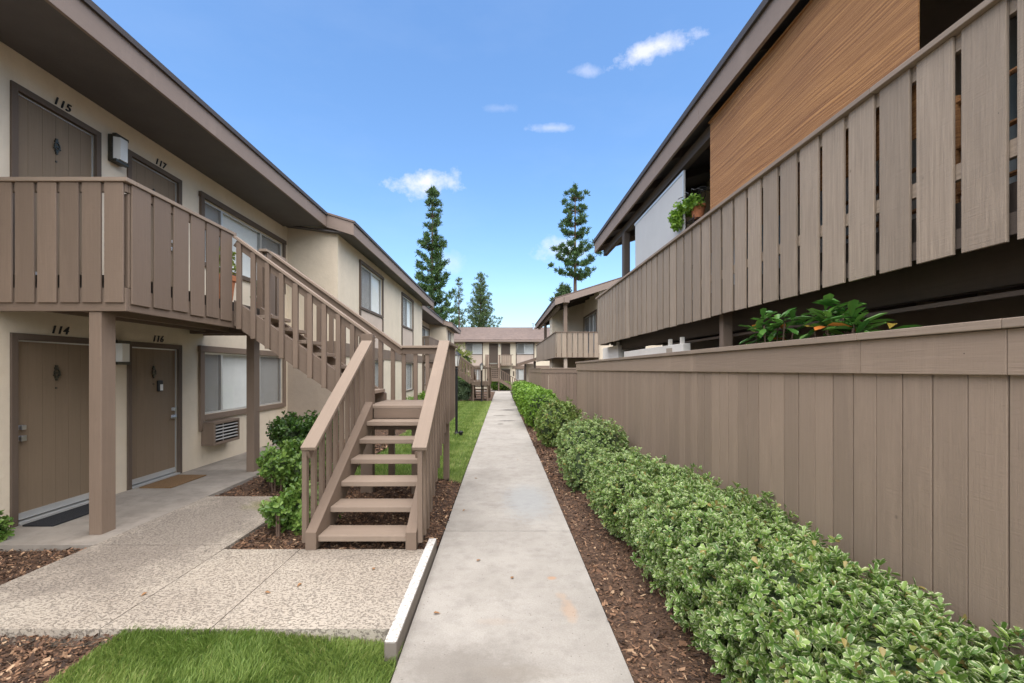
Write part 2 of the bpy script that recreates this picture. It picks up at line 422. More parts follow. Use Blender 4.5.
def wall_panel(mb, axis, c, u0, u1, z0, z1, holes, depth):
    """wall in plane axis=c; depth is the signed thickness (away from the visible face); holes = [(u0,u1,z0,z1)]"""
    def P(u, z, d=0): return (c + d, u, z) if axis == 'X' else (u, c + d, z)
    us = sorted({u0, u1, *[h[0] for h in holes if u0 < h[0] < u1], *[h[1] for h in holes if u0 < h[1] < u1]})
    zs = sorted({z0, z1, *[h[2] for h in holes if z0 < h[2] < z1], *[h[3] for h in holes if z0 < h[3] < z1]})
    op = lambda u, z: any(h[0] < u < h[1] and h[2] < z < h[3] for h in holes)
    nu, nz = len(us) - 1, len(zs) - 1
    solid = [[not op((us[i]+us[i+1])/2, (zs[j]+zs[j+1])/2) for j in range(nz)] for i in range(nu)]
    S_ = lambda i, j: 0 <= i < nu and 0 <= j < nz and solid[i][j]
    for i in range(nu):
        for j in range(nz):
            if not solid[i][j]: continue
            a, b, p, q = us[i], us[i+1], zs[j], zs[j+1]
            mb.poly([P(a, p), P(b, p), P(b, q), P(a, q)], t=.5)
            mb.poly([P(a, p, depth), P(a, q, depth), P(b, q, depth), P(b, p, depth)], t=.5)
            if not S_(i-1, j): mb.poly([P(a, p), P(a, q), P(a, q, depth), P(a, p, depth)], t=.5)
            if not S_(i+1, j): mb.poly([P(b, p), P(b, p, depth), P(b, q, depth), P(b, q)], t=.5)
            if not S_(i, j-1): mb.poly([P(a, p), P(a, p, depth), P(b, p, depth), P(b, p)], t=.5)
            if not S_(i, j+1): mb.poly([P(a, q), P(b, q), P(b, q, depth), P(a, q, depth)], t=.5)

class Face:
    """a local frame on a wall: u along, z up, d outwards (towards the viewer)"""
    def __init__(s, axis, c, out): s.axis, s.c, s.out = axis, c, out
    def box(s, mb, u0, u1, z0, z1, d0, d1, t=None):
        a, b = s.c + s.out * d0, s.c + s.out * d1
        lo, hi = min(a, b), max(a, b)
        if s.axis == 'X': mb.box(lo, hi, u0, u1, z0, z1, t)
        else: mb.box(u0, u1, lo, hi, z0, z1, t)
    def pt(s, u, z, d=0): return Vector((s.c + s.out * d, u, z)) if s.axis == 'X' else Vector((u, s.c + s.out * d, z))

def window(F_, parent, u0, u1, z0, z1, panes, trim=.1, trim_mat='wood', apron=None, blind=True, bev=.004, head=True):
    """panes: list of (fraction end, kind) kind in white/screen/grey"""
    m = MB()
    F_.box(m, u0 - trim, u0, z0 - trim * .9, z1, 0, .045); F_.box(m, u1, u1 + trim, z0 - trim * .9, z1, 0, .045)
    F_.box(m, u0 - trim - .02, u1 + trim + .02, z1, z1 + trim, 0, .055)
    F_.box(m, u0, u1, z0 - trim * .9, z0, 0, .05)
    w = m.build('window', M[trim_mat], parent, bev)
    fr = MB(); k = .035
    F_.box(fr, u0 + .002, u0 + k, z0 + .002, z1 - .002, -.07, -.02); F_.box(fr, u1 - k, u1 - .002, z0 + .002, z1 - .002, -.07, -.02)
    F_.box(fr, u0 + k, u1 - k, z0 + .002, z0 + k, -.07, -.02); F_.box(fr, u0 + k, u1 - k, z1 - k, z1 - .002, -.07, -.02)
    gl = MB(); scs = []; a = u0 + k
    bl = MB(); cu = MB(); hb = hc = False
    for i, (fe, kind) in enumerate(panes):
        b = u0 + (u1 - u0) * fe if i < len(panes) - 1 else u1 - k
        if i < len(panes) - 1: F_.box(fr, b - .022, b + .022, z0 + k, z1 - k, -.075, -.015)
        e = b - (.022 if i < len(panes) - 1 else 0)
        gl.poly([F_.pt(a, z0 + k, -.05), F_.pt(e, z0 + k, -.05), F_.pt(e, z1 - k, -.05), F_.pt(a, z1 - k, -.05)])
        if kind == 'screen':
            sc = MB(); sc.poly([F_.pt(a, z0 + k, -.03), F_.pt(e, z0 + k, -.03), F_.pt(e, z1 - k, -.03), F_.pt(a, z1 - k, -.03)]); scs.append(sc)
        tgt = bl if kind != 'grey' else cu
        if kind != 'grey': hb = True
        else: hc = True
        n = max(2, int((e - a) / .085)); st = (e - a) / n
        for q in range(n):
            c = a + (q + .5) * st; hw = st * .40
            A, B = F_.pt(c - hw, z0 + .02, -.13), F_.pt(c + hw, z0 + .02, -.085)
            C, D = F_.pt(c + hw, z1 - .02, -.085), F_.pt(c - hw, z1 - .02, -.13)
            tgt.poly([A, B, C, D])
        a = b + .022
    fr.build('frame', M['alu'], w); gl.build('pane', M['glass'], w)
    for sc in scs: sc.build('insect_screen', M['screen'], w)
    if hb: bl.build('blind', M['blind'], w)
    if hc: cu.build('curtain', M['curtain'], w)
    bk = MB(); F_.box(bk, u0 + .001, u1 - .001, z0 + .001, z1 - .001, -.19, -.18); bk.build('shade_backing', M['curtain'], w)
    return w

def text_mesh(body, size, parent, mat, at, rot, name='house_number'):
    cu = bpy.data.curves.new(name, 'FONT'); cu.body = body; cu.size = size; cu.extrude = .006; cu.shear = .28
    cu.offset = .0012; cu.align_x = 'CENTER'; cu.space_character = 1.12
    tmp = bpy.data.objects.new('tmp', cu); COL.objects.link(tmp)
    dg = bpy.context.evaluated_depsgraph_get(); me = bpy.data.meshes.new_from_object(tmp.evaluated_get(dg))
    bpy.data.objects.remove(tmp)
    me.name = name; me.materials.clear(); me.materials.append(mat)
    o = bpy.data.objects.new(name, me); COL.objects.link(o); o.parent = parent
    o.location = Vector(at) - ORG[parent]; o.rotation_euler = rot
    return o

def door(F_, parent, u0, u1, z0, zt, hinge, number=None, lockbox=False, white=True, far=False):
    """u0,u1 outer frame; hinge = side of the handle: -1 at u0, 1 at u1"""
    fr = .07; a, b = u0 + fr, u1 - fr
    m = MB()
    F_.box(m, u0, a, z0, zt, -.02, .02); F_.box(m, b, u1, z0, zt, -.02, .02); F_.box(m, a, b, zt - fr, zt, -.02, .02)
    d = m.build('door', M['darktrim'], parent, 0 if far else .003)
    lf = MB(); n = 6; w = (b - a) / n
    for i in range(n):
        F_.box(lf, a + i * w + .0015, a + (i + 1) * w - .0015, z0 + .045, zt - fr - .004, -.085, -.045, t=.4 + .2 * random.random())
    F_.box(lf, a + .001, b - .001, z0 + .045, zt - fr - .004, -.092, -.086, t=.3)
    lf.build('leaf', M['darktrim'] if far else M['door'], d)
    if far: return d
    st = MB()
    F_.box(st, b - .016, b - .002, z0 + .045, zt - fr, -.042, -.028); F_.box(st, a + .002, b - .002, zt - fr - .018, zt - fr - .004, -.042, -.03)
    st.build('weather_strip', M['alu'], d)
    th = MB(); F_.box(th, a, b, z0 + .001, z0 + .022, -.09, .035); F_.box(th, a + .01, b - .01, z0 + .04, z0 + .115, -.044, -.034)
    th.build('threshold', M['alu'], d)
    c = (a + b) / 2
    kn = MB(); zz = z0 + 1.66
    prev = None
    for i in range(12):
        A = 2 * math.pi * i / 12; B = 2 * math.pi * (i + 1) / 12
        kn.beam(F_.pt(c + .032 * math.sin(A), zz + .045 * math.cos(A), -.028), F_.pt(c + .032 * math.sin(B), zz + .045 * math.cos(B), -.028), .012, .012)
    for dz, r in ((.055, .022), (0, .02), (-.055, .018), (.08, .012), (-.08, .01)):
        F_.box(kn, c - r, c + r, zz + dz - .012, zz + dz + .012, -.046, -.026)
    for q in (-1, 1): kn.beam(F_.pt(c, zz, -.032), F_.pt(c + q * .045, zz - .03, -.028), .012, .01)
    F_.box(kn, c - .009, c + .009, zz - .19, zz - .17, -.046, -.036)
    kn.build('door_knocker', M['bronze'], d)
    hu = a + .07 if hinge < 0 else b - .07
    hd = MB()
    for hz, r in ((z0 + 1.06, .026), (z0 + .94, .03)):
        for i in range(3):
            rr = r * (1, .8, 1)[i]
            F_.box(hd, hu - rr, hu + rr, hz - rr, hz + rr, -.046 + i * .018, -.028 + i * .018)
    F_.box(hd, hu - (.11 if hinge > 0 else -.0), hu + (.0 if hinge > 0 else .0) + .012, z0 + .93, z0 + .95, .008, .022) if hinge > 0 else None
    hd.build('handle', M['metal'], d, .006)
    if lockbox:
        lb = MB(); F_.box(lb, c + .07, c + .16, z0 + 1.36, z0 + 1.53, -.045, -.01); o = lb.build('lock_box', M['black'], d, .01)
        lp = MB(); F_.box(lp, c + .095, c + .15, z0 + 1.375, z0 + 1.47, -.0095, -.004); lp.build('label_plate', M['white_plastic'], d)
    return d

def gn(x):
    return .085 * min(1, max(0, (-.72 - x) / .9))
def gz(y):
    return 0.0 if y < 8 else (-.3 * (y - 8) / 36 if y < 44 else -.3)

# ------------------------------------------------------------------ ground
def strip(mb, x0, x1, y0, y1, dz, step=2.0):
    n = max(1, int(abs(y1 - y0) / step))
    for i in range(n):
        a = y0 + (y1 - y0) * i / n; b = y0 + (y1 - y0) * (i + 1) / n
        mb.poly([(x0, a, gz(a) + dz), (x1, a, gz(a) + dz), (x1, b, gz(b) + dz), (x0, b, gz(b) + dz)], [(x0, a), (x1, a), (x1, b), (x0, b)], .5)
g = MB()
for a, b in ((-400, -60), (-60, 8), (8, 44), (44, 100), (100, 900)):
    g.poly([(-500, a, gz(a) - .07), (500, a, gz(a) - .07), (500, b, gz(b) - .07), (-500, b, gz(b) - .07)], None, .5)
tag(g.build('ground', M['soil']), kind='structure')
# walkway: slabs with joints
p = MB(); ys = [-3.4, -1.8, 1.62, 5.07, 8.5, 11.9, 15.3, 18.7, 22.1, 25.5, 28.9, 32.3, 35.7, 39.1, 43.2]
for a, b in zip(ys, ys[1:]):
    A, B = a + .005, b - .005
    for q in range(2):
        pass
    za, zb = gz(A), gz(B); t = random.random()
    P8 = [(-.64, A, za), (.76, A, za), (.76, B, zb), (-.64, B, zb)]
    p.prism([(x, y, z - .1) for x, y, z in P8], (0, 0, .1), t)
tag(p.build('path', M['concrete'], bevel=.006), kind='structure')
p = MB(); strip(p, -3.2, 6, 43.21, 45.2, 0); tag(p.build('cross_path', M['concrete']), kind='structure')
# terrace in front of the stairs, with tooled joints
p = MB(); Zt = .1
segs = [(-3.955, -2.64, 2.98, 4.405), (-2.632, -1.915, 2.98, 4.305), (-1.907, -.735, 2.98, 4.305), (-3.955, -2.64, 4.412, 6.1), (-20, -3.963, -3, -2.9)]
for x0, x1, y0, y1 in segs[:4]: p.prism([(x0, y0, -.02), (x1, y0, -.02), (x1, y1, -.02), (x0, y1, -.02)], (0, 0, Zt + .02), .5)
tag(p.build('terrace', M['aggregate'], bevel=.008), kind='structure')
p = MB()
for y0, y1 in ((4.412, 7.7), (7.708, 10.2), (10.208, 12.3)):
    p.prism([(-5.278, y0, -.02), (-3.963, y0, -.02), (-3.963, y1 if y1 < 11 else 11.19, -.02), (-5.278, y1 if y1 < 11 else 11.19, -.02)], (0, 0, Zt + .016), .5)
tag(p.build('entry_walk', M['slab'], bevel=.008), kind='structure')
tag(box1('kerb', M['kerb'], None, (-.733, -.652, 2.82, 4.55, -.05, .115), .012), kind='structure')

def mulch_h(x, y):
    base = .045 * (math.sin(x * 5.1 + y * 2.3) * .3 + math.sin(x * 2.2 - y * 3.7) * .3)
    if x > .7: z = .0 + .05 * min(1, max(0, (x - .9) / .5))
    elif x > -2.7 and 4.2 < y < 7.3: z = .02 + .05 * min(1, max(0, (-.75 - x) / .25))
    elif x <= -2.6 and y < 12 : z = .05 if y > 4 or x < -3.9 else -.01
    else: z = .0
    if y < 2.97 and x < -2.3: z = .045
    return z + base * .35 + gz(y)
def mulch_bed(x0, x1, y0, y1, n):
    mb = MB(); nx = max(2, int((x1 - x0) / .12)); ny = max(2, int((y1 - y0) / .15))
    X = [x0 + (x1 - x0) * i / nx for i in range(nx + 1)]; Y = [y0 + (y1 - y0) * i / ny for i in range(ny + 1)]
    for i in range(nx):
        for j in range(ny):
            q = [(X[i], Y[j]), (X[i+1], Y[j]), (X[i+1], Y[j+1]), (X[i], Y[j+1])]
            mb.poly([(a, b, mulch_h(a, b)) for a, b in q], q, .5)
    tag(mb.build('mulch_bed', M['mulch'], smooth=True), kind='structure')
    v = []; f = []; t = []
    for k in range(n):
        w = random.random()
        y = y0 + (y1 - y0) * (w ** 1.7 if y1 - y0 > 5 else w); x = random.uniform(x0, x1)
        L = random.choice((.005, .007, .009, .012, .02)) * random.uniform(.7, 1.4); W = L * random.uniform(.2, .45)
        if y > 7: L *= 1.5; W *= 1.5
        a = random.uniform(0, 2 * math.pi); z = mulch_h(x, y) + random.uniform(.002, .02)
        tx, ty = random.gauss(0, .35), random.gauss(0, .5)
        d = Vector((math.cos(a), math.sin(a), tx)) * L; s_ = Vector((-math.sin(a), math.cos(a), ty)) * W
        c = Vector((x, y, z)); b = len(v)
        v += [c - d - s_, c + d - s_ * .6, c + d * .9 + s_, c - d * .8 + s_]
        f.append((b, b + 1, b + 2, b + 3)); t.append(random.random() ** 1.25)
    m2 = MB(); m2.v = [tuple(q) for q in v]; m2.f = f; m2.t = t; m2.uv = [(0, 0), (1, 0), (1, 1), (0, 1)] * len(f)
    o = m2.build('bark_chips', M['chips']); o['kind'] = 'stuff'; o['label'] = 'brown bark chips strewn over the planting bed'
mulch_bed(.765, 2.19, .6, 14, 42000)
mulch_bed(-2.625, -.735, 4.31, 7.2, 24000)
mulch_bed(-3.95, -2.625, 6.11, 11.1, 12000)
mulch_bed(-5.27, -3.968, 2.0, 4.4, 11000)
mulch_bed(-4.4, -2.45, 1.3, 2.975, 17000)
mulch_bed(-4.03, -2.8, 11.2, 27.5, 2500)
mulch_bed(.765, 2.19, 14, 34, 2500)
mulch_bed(-.735, -.645, 4.56, 7.2, 900)
mulch_bed(-4.5, -.66, 28, 43, 2500)
mulch_bed(-3.4, 3, 45.2, 47.4, 500)

def quads_obj(name, V, Q, UV, mat, parent=None, tint=None):
    """V (n,3) Q (m,4) UV (m*4,2) numpy"""
    me = bpy.data.meshes.new(name); n, m_ = len(V), len(Q)
    org = np.array(ORG[parent]) if parent is not None else np.zeros(3)
    me.vertices.add(n); me.vertices.foreach_set('co', (V - org).astype(np.float32).ravel())
    me.loops.add(m_ * 4); me.loops.foreach_set('vertex_index', Q.astype(np.int32).ravel())
    me.polygons.add(m_); me.polygons.foreach_set('loop_start', np.arange(0, m_ * 4, 4, dtype=np.int32))
    me.polygons.foreach_set('loop_total', np.full(m_, 4, dtype=np.int32))
    me.update(calc_edges=True)
    uvl = me.uv_layers.new(name='UVMap'); uvl.data.foreach_set('uv', UV.astype(np.float32).ravel())
    me.materials.append(mat); me.validate()
    o = bpy.data.objects.new(name, me); COL.objects.link(o)
    if parent is not None: o.parent = parent
    ORG[o] = Vector(org); return o
def norm(a): return a / np.maximum(np.linalg.norm(a, axis=1, keepdims=True), 1e-9)
def leaves(C, D, Nn, L, W, fold=.25, curl=.15, shape=(.45, .8, .72, 1.0)):
    """leaf quads: base C, direction D, normal Nn, length L, half width W. two quads folded along the midrib"""
    n = len(C); D = norm(D); Sd = norm(np.cross(Nn, D)); Nn = norm(np.cross(D, Sd))
    L = L[:, None]; W = W[:, None]
    B = C; T = C + D * L - Nn * L * curl
    f1, f2, w1, w2 = shape
    m1 = C + D * L * f1 + Nn * W * fold; m2 = C + D * L * f2 + Nn * W * fold - Nn * L * curl * .5
    L1, L2 = m1 - Sd * W * w1, m2 - Sd * W * w2; R1, R2 = m1 + Sd * W * w1, m2 + Sd * W * w2
    V = np.stack([B, L1, L2, T, R2, R1], 1).reshape(-1, 3)
    k = np.arange(n)[:, None] * 6
    Q = np.concatenate([k + np.array([0, 1, 2, 3]), k + np.array([0, 3, 4, 5])], 1).reshape(-1, 4)
    r = RNG.random(n)
    e = np.array([.9, 0, 0, .55, .9, .55, 0, 0])
    UV = np.stack([np.tile(e, n), np.repeat(r, 8)], 1)
    return V, Q, UV
def rosettes(P, Nv, per, L, W, up=.5, jit=.5, tilt=(.5, 1.3)):
    n = len(P)
    A = norm(Nv + np.array([0, 0, up]) + RNG.normal(0, jit, (n, 3)))
    ref = np.where(np.abs(A[:, 2:3]) < .9, np.array([[0, 0, 1.]]), np.array([[1., 0, 0]]))
    U = norm(np.cross(A, ref)); Vv = np.cross(A, U)
    A, U, Vv, P = (np.repeat(q, per, 0) for q in (A, U, Vv, P))
    ph = (np.tile(np.arange(per) * 2.4, n) + np.repeat(RNG.random(n) * 6.28, per) + RNG.normal(0, .3, n * per))[:, None]
    R = U * np.cos(ph) + Vv * np.sin(ph)
    tl = RNG.uniform(*tilt, n * per)[:, None]
    D = A * np.cos(tl) + R * np.sin(tl); Nn = A * np.sin(tl) - R * np.cos(tl)
    Ls = L * RNG.uniform(.6, 1.15, n * per); Ws = W * RNG.uniform(.75, 1.15, n * per)
    off = A * RNG.uniform(-.02, .02, (n * per, 1)) * (L / .04)
    return leaves(P + off, D, Nn, Ls, Ws)

def fbm(P, s, k=0):
    x, y, z = P[:, 0] * s + k, P[:, 1] * s + 1.7 * k, P[:, 2] * s
    return (np.sin(x * 1.3 + np.sin(y * 1.7 + z)) + np.sin(y * 2.1 + 1.3 * np.sin(z * 1.9 + x)) + .6 * np.sin(z * 3.1 + x * 2.3) + .5 * np.sin(x * 4.7 + y * 3.9)) / 3.1

def super_pts(n, c, r, pw=2.6, zlow=-.95, lump=.12, shell=.25, k=0, ls=3):
    """points in the outer shell of a lumpy superellipsoid with outward normals"""
    d = norm(RNG.normal(0, 1, (n * 2, 3)))
    s = (np.abs(d) ** pw).sum(1) ** (-1 / pw)
    q = d * s[:, None]
    q = q[q[:, 2] > zlow][:n]
    nr = norm(np.sign(q) * np.abs(q) ** (pw - 1) / np.array(r))
    P0 = q * np.array(r)
    lf = 1 + lump * fbm(P0 + np.array(c), ls, k)
    sh = 1 - shell * RNG.random(len(q)) ** 2
    P = np.array(c) + P0 * (lf * sh)[:, None]
    return P, nr
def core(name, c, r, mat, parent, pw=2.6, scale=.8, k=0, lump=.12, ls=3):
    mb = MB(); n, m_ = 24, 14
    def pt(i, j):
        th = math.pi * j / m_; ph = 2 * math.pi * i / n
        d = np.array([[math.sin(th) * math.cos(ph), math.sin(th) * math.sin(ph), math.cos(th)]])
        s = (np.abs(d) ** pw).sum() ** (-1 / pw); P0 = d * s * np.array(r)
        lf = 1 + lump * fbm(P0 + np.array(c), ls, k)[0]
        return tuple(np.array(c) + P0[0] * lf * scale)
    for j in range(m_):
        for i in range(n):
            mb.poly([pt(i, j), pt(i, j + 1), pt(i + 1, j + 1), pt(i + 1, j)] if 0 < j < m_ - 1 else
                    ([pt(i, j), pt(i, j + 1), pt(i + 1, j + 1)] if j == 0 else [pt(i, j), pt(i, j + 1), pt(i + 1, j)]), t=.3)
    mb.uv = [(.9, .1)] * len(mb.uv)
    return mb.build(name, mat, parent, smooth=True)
def shrub(name, label, cat, lobes, mat, leafL, leafW, per, dens, group=None, up=.5, pw=2.6, lump=.12, shell=.3, jit=.5, tilt=(.5, 1.3), ls=3, stray=0):
    """lobes: list of (cx,cy,cz,rx,ry,rz)"""
    x, y = lobes[0][0], lobes[0][1]
    t = thing(name, label, cat, (x, y, gz(y)), group)
    Vs, Qs, Us = [], [], []; off = 0
    for i, (cx, cy, cz, rx, ry, rz) in enumerate(lobes):
        area = 2 * math.pi * ((rx * ry) ** 1.6 + (rx * rz) ** 1.6 + (ry * rz) ** 1.6) ** (1 / 1.6) / 3 ** (1 / 1.6) * 1.6
        P, nr = super_pts(int(area * dens), (cx, cy, cz), (rx, ry, rz), pw, -.97, lump, shell, i * 3.3, ls)
        keep = np.ones(len(P), bool)
        for j, l in enumerate(lobes):
            if j != i:
                q = np.abs((P - np.array(l[:3])) / (np.array(l[3:]) * .62)) ** pw
                keep &= q.sum(1) > 1
        P, nr = P[keep], nr[keep]
        if stray:
            sel = RNG.random(len(P)) < stray; P[sel] += norm(nr[sel] + np.array([0, 0, .8])) * RNG.uniform(.02, .1, (sel.sum(), 1)) * (rz / .35)
        V, Q, U = rosettes(P, nr, per, leafL, leafW, up, jit, tilt)
        Vs.append(V); Qs.append(Q + off); Us.append(U); off += len(V)
    quads_obj('foliage', np.concatenate(Vs), np.concatenate(Qs), np.concatenate(Us), mat, t)
    cm = MB()
    for i, (cx, cy, cz, rx, ry, rz) in enumerate(lobes):
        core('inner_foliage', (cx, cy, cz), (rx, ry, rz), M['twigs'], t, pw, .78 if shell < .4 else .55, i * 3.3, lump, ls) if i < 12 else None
        for q in range(3):
            a = random.uniform(0, 6.28); sx, sy = cx + rx * .3 * math.cos(a), cy + ry * .3 * math.sin(a)
            cm.tube([(sx, sy, gz(sy) - .02), (cx + (sx - cx) * 1.4, cy + (sy - cy) * 1.4, cz)], [.016, .008], 6)
    cm.build('stem', M['trunk'], t)
    return t

# --- right side hedges
lob = []
y = 1.2
while y < 5.3:
    lob.append((1.68 + random.uniform(-.05, .05), y, .35 + random.uniform(-.02, .02), .52 + random.uniform(-.05, .05), .46, .36 + random.uniform(-.03, .04)))
    y += .62
lob.append((1.55, 5.72, .36, .46, .42, .36))
shrub('variegated_hedge', 'long low green and white variegated hedge nearest the camera against the tan fence', 'hedge', lob, M['variegated'], .050, .0135, 8, 880, up=.6, lump=.10, shell=.28, ls=5, stray=.15, jit=.7)
shrub('variegated_bush', 'rounded green and cream bush at the far end of the long variegated hedge', 'bush',
      [(1.50, 7.65, .48, .58, .60, .47), (1.28, 6.78, .32, .36, .34, .34)], M['variegated'], .046, .013, 8, 520, 'clipped bushes along the path', pw=2.2, lump=.08, ls=3, stray=.1)
shrub('variegated_bush', 'yellowish variegated bush in front of the corner of the tan fence', 'bush',
      [(1.25, 10.7, .52, .42, .5, .5), (1.5, 11.3, .50, .40, .5, .46)], M['lemon'], .07, .018, 8, 220, 'clipped bushes along the path', lump=.12, ls=3, stray=.15)
shrub('clipped_hedge', 'bright green clipped hedge block just past the yellowish bush', 'hedge',
      [(1.26, 14.9, .52, .5, 1.1, .58), (1.3, 16.3, .5, .48, .9, .56)], M['boxleaf'], .08, .022, 7, 150, 'green hedge blocks lining the path', pw=3.4, lump=.06, jit=.35)
shrub('clipped_hedge', 'middle bright green clipped hedge block beside the path', 'hedge',
      [(1.25, 18.9, .47, .5, 1.5, .60), (1.25, 21.4, .46, .5, 1.4, .60)], M['boxleaf'], .1, .03, 7, 90, 'green hedge blocks lining the path', pw=3.4, lump=.06, jit=.35)
shrub('clipped_hedge', 'farthest bright green clipped hedge block near the end of the path', 'hedge',
      [(1.25, 25.4, .42, .5, 1.9, .58), (1.25, 29.6, .38, .5, 2.1, .58)], M['boxleaf'], .13, .04, 6, 50, 'green hedge blocks lining the path', pw=3.4, lump=.06, jit=.35)
# --- left side shrubs
def loose(cx, cy, r, h, n, k):
    rr = random.Random(k); o = [(cx, cy, h * .5, r * .6, r * .6, h * .5)]
    for i in range(n):
        a = i * 2.4 + rr.random(); d = r * rr.uniform(.45, .8); q = r * rr.uniform(.28, .42)
        o.append((cx + d * math.cos(a), cy + d * math.sin(a), h * rr.uniform(.35, .85), q, q, q * rr.uniform(.8, 1.1)))
    return o
shrub('leafy_shrub', 'small bright green shrub in the mulch at the foot of the stairs', 'shrub', loose(-2.2, 4.95, .34, .5, 9, 1), M['fresh'], .068, .018, 5, 330, 'shrubs beside the stairs', lump=.25, shell=.6, pw=2, stray=.35)
shrub('leafy_shrub', 'loose middle shrub between the wooden post and the stairs', 'shrub', loose(-3.1, 6.85, .5, .62, 10, 2), M['fresh'], .078, .02, 5, 210, 'shrubs beside the stairs', lump=.25, shell=.6, pw=2, stray=.35)
shrub('leafy_shrub', 'dark glossy shrub farthest back under the stairs beside the window', 'shrub', loose(-3.85, 8.9, .68, .86, 11, 3), M['glossy'], .09, .024, 6, 150, 'shrubs beside the stairs', lump=.25, shell=.5, pw=2, stray=.35)
shrub('leafy_shrub', 'sprig of leaves at the left edge in front of unit 114', 'shrub', [(-5.08, 4.5, .2, .13, .15, .16)], M['fresh'], .06, .018, 6, 600, 'shrubs beside the stairs', pw=2, shell=.6, lump=.2)
for i, (x, y, s) in enumerate(((-3.4, 14.6, .38), (-3.45, 17.4, .5), (-3.3, 20.6, .6))):
    shrub('foundation_shrub', ('low bright shrub below the nearer ground floor window', 'bright green shrub seen between the landing balusters', 'larger bright green shrub by the far corner of the left building')[i], 'shrub',
          [(x, y, s * .75 + gz(y), s, s * 1.1, s * .8)], M['boxleaf'], .09, .026, 7, 150, 'shrubs along the left wall', lump=.18, shell=.4)
shrub('grey_shrub', 'rounded grey green shrub at the far end of the lawn', 'shrub', [(-2.55, 28.6, .42, .62, .6, .6)], M['greyleaf'], .09, .02, 7, 120, 'shrubs at the end of the lawn')
shrub('dark_shrub', 'darker green shrub behind the grey shrub at the lawn end', 'shrub', [(-2.7, 31, .6, .75, .8, .75)], M['fresh'], .1, .025, 7, 90, 'shrubs at the end of the lawn')
shrub('tall_shrub', 'tall loose yellow green shrub in front of the far building', 'shrub', [(-3.2, 36.5, 1.2, .75, .7, 1.3), (-2.9, 36.5, 2.5, .5, .5, .9), (-3.5, 36.8, 3.0, .35, .4, .8)], M['olive'], .16, .03, 6, 38, lump=.35, shell=.8, pw=2, stray=.3)
shrub('clipped_hedge', 'low green hedge under the stairs of the far building', 'hedge', [(.0, 45.9, .14, 1.1, .5, .42), (-.2, 46.2, .1, .9, .4, .4)], M['boxleaf'], .14, .04, 6, 50, pw=3.2)

# --- grass
def grass(name, label, x0, x1, y0, y1, n, h, w, fall=1.0):
    u = RNG.random(n); yy = y0 + (y1 - y0) * u ** fall; xx = RNG.uniform(x0, x1, n)
    zz = np.array([gz(v) + (gn(u_) if v < 3.2 else 0) for v, u_ in zip(yy, xx)]) - .012
    sc = 1 + (yy - y0) * (.10 if y1 - y0 > 5 else 0)
    a = RNG.random(n) * 6.283; hh = h * RNG.uniform(.55, 1.3, n); ww = w * RNG.uniform(.7, 1.3, n) * sc
    # clumpy lean
    P = np.stack([xx, yy, zz], 1)
    la = 3 * fbm(P, 5) + RNG.normal(0, .9, n); lean = hh * RNG.uniform(.15, .9, n)
    dx, dy = np.cos(la) * lean, np.sin(la) * lean
    sx, sy = np.cos(a) * ww, np.sin(a) * ww
    V = np.zeros((n, 6, 3))
    V[:, 0] = P + np.stack([-sx, -sy, 0 * sx], 1); V[:, 1] = P + np.stack([sx, sy, 0 * sx], 1)
    mid = P + np.stack([dx * .35, dy * .35, hh * .6], 1)
    V[:, 2] = mid + np.stack([sx * .8, sy * .8, 0 * sx], 1); V[:, 3] = mid + np.stack([-sx * .8, -sy * .8, 0 * sx], 1)
    tip = P + np.stack([dx, dy, hh * .95], 1)
    V[:, 4] = tip + np.stack([sx * .15, sy * .15, 0 * sx], 1); V[:, 5] = tip - np.stack([sx * .15, sy * .15, 0 * sx], 1)
    k = np.arange(n)[:, None] * 6
    Q = np.concatenate([k + np.array([0, 1, 2, 3]), k + np.array([3, 2, 4, 5])], 1).reshape(-1, 4)
    r = np.clip(.45 + .3 * fbm(P, 2.2, 3) + RNG.normal(0, .25, n), 0, 1)
    UV = np.stack([np.full(n * 8, .9), np.repeat(r, 8)], 1)
    o = quads_obj(name, V.reshape(-1, 3), Q, UV, M['grassblade']); tag(o, label, 'grass', kind='stuff')
gb = MB()
for i in range(12):
    a = -2.46 + i * .15; b = a + .15
    gb.poly([(a, 1.2, gn(a) - .012), (b, 1.2, gn(b) - .012), (b, 2.97, gn(b) - .012), (a, 2.97, gn(a) - .012)], None, .5)
tag(gb.build('turf', M['turf'], merge=True), kind='structure')
grass('grass', 'mown green grass in the near corner patch', -2.48, -.652, 1.4, 2.985, 60000, .042, .0021)
gb = MB(); strip(gb, -2.82, -.655, 7.15, 28.0, -.012); tag(gb.build('lawn', M['turf']), kind='structure')
grass('grass', 'green lawn running along the left of the path', -2.84, -.652, 7.1, 28.1, 60000, .06, .0035, 1.5)

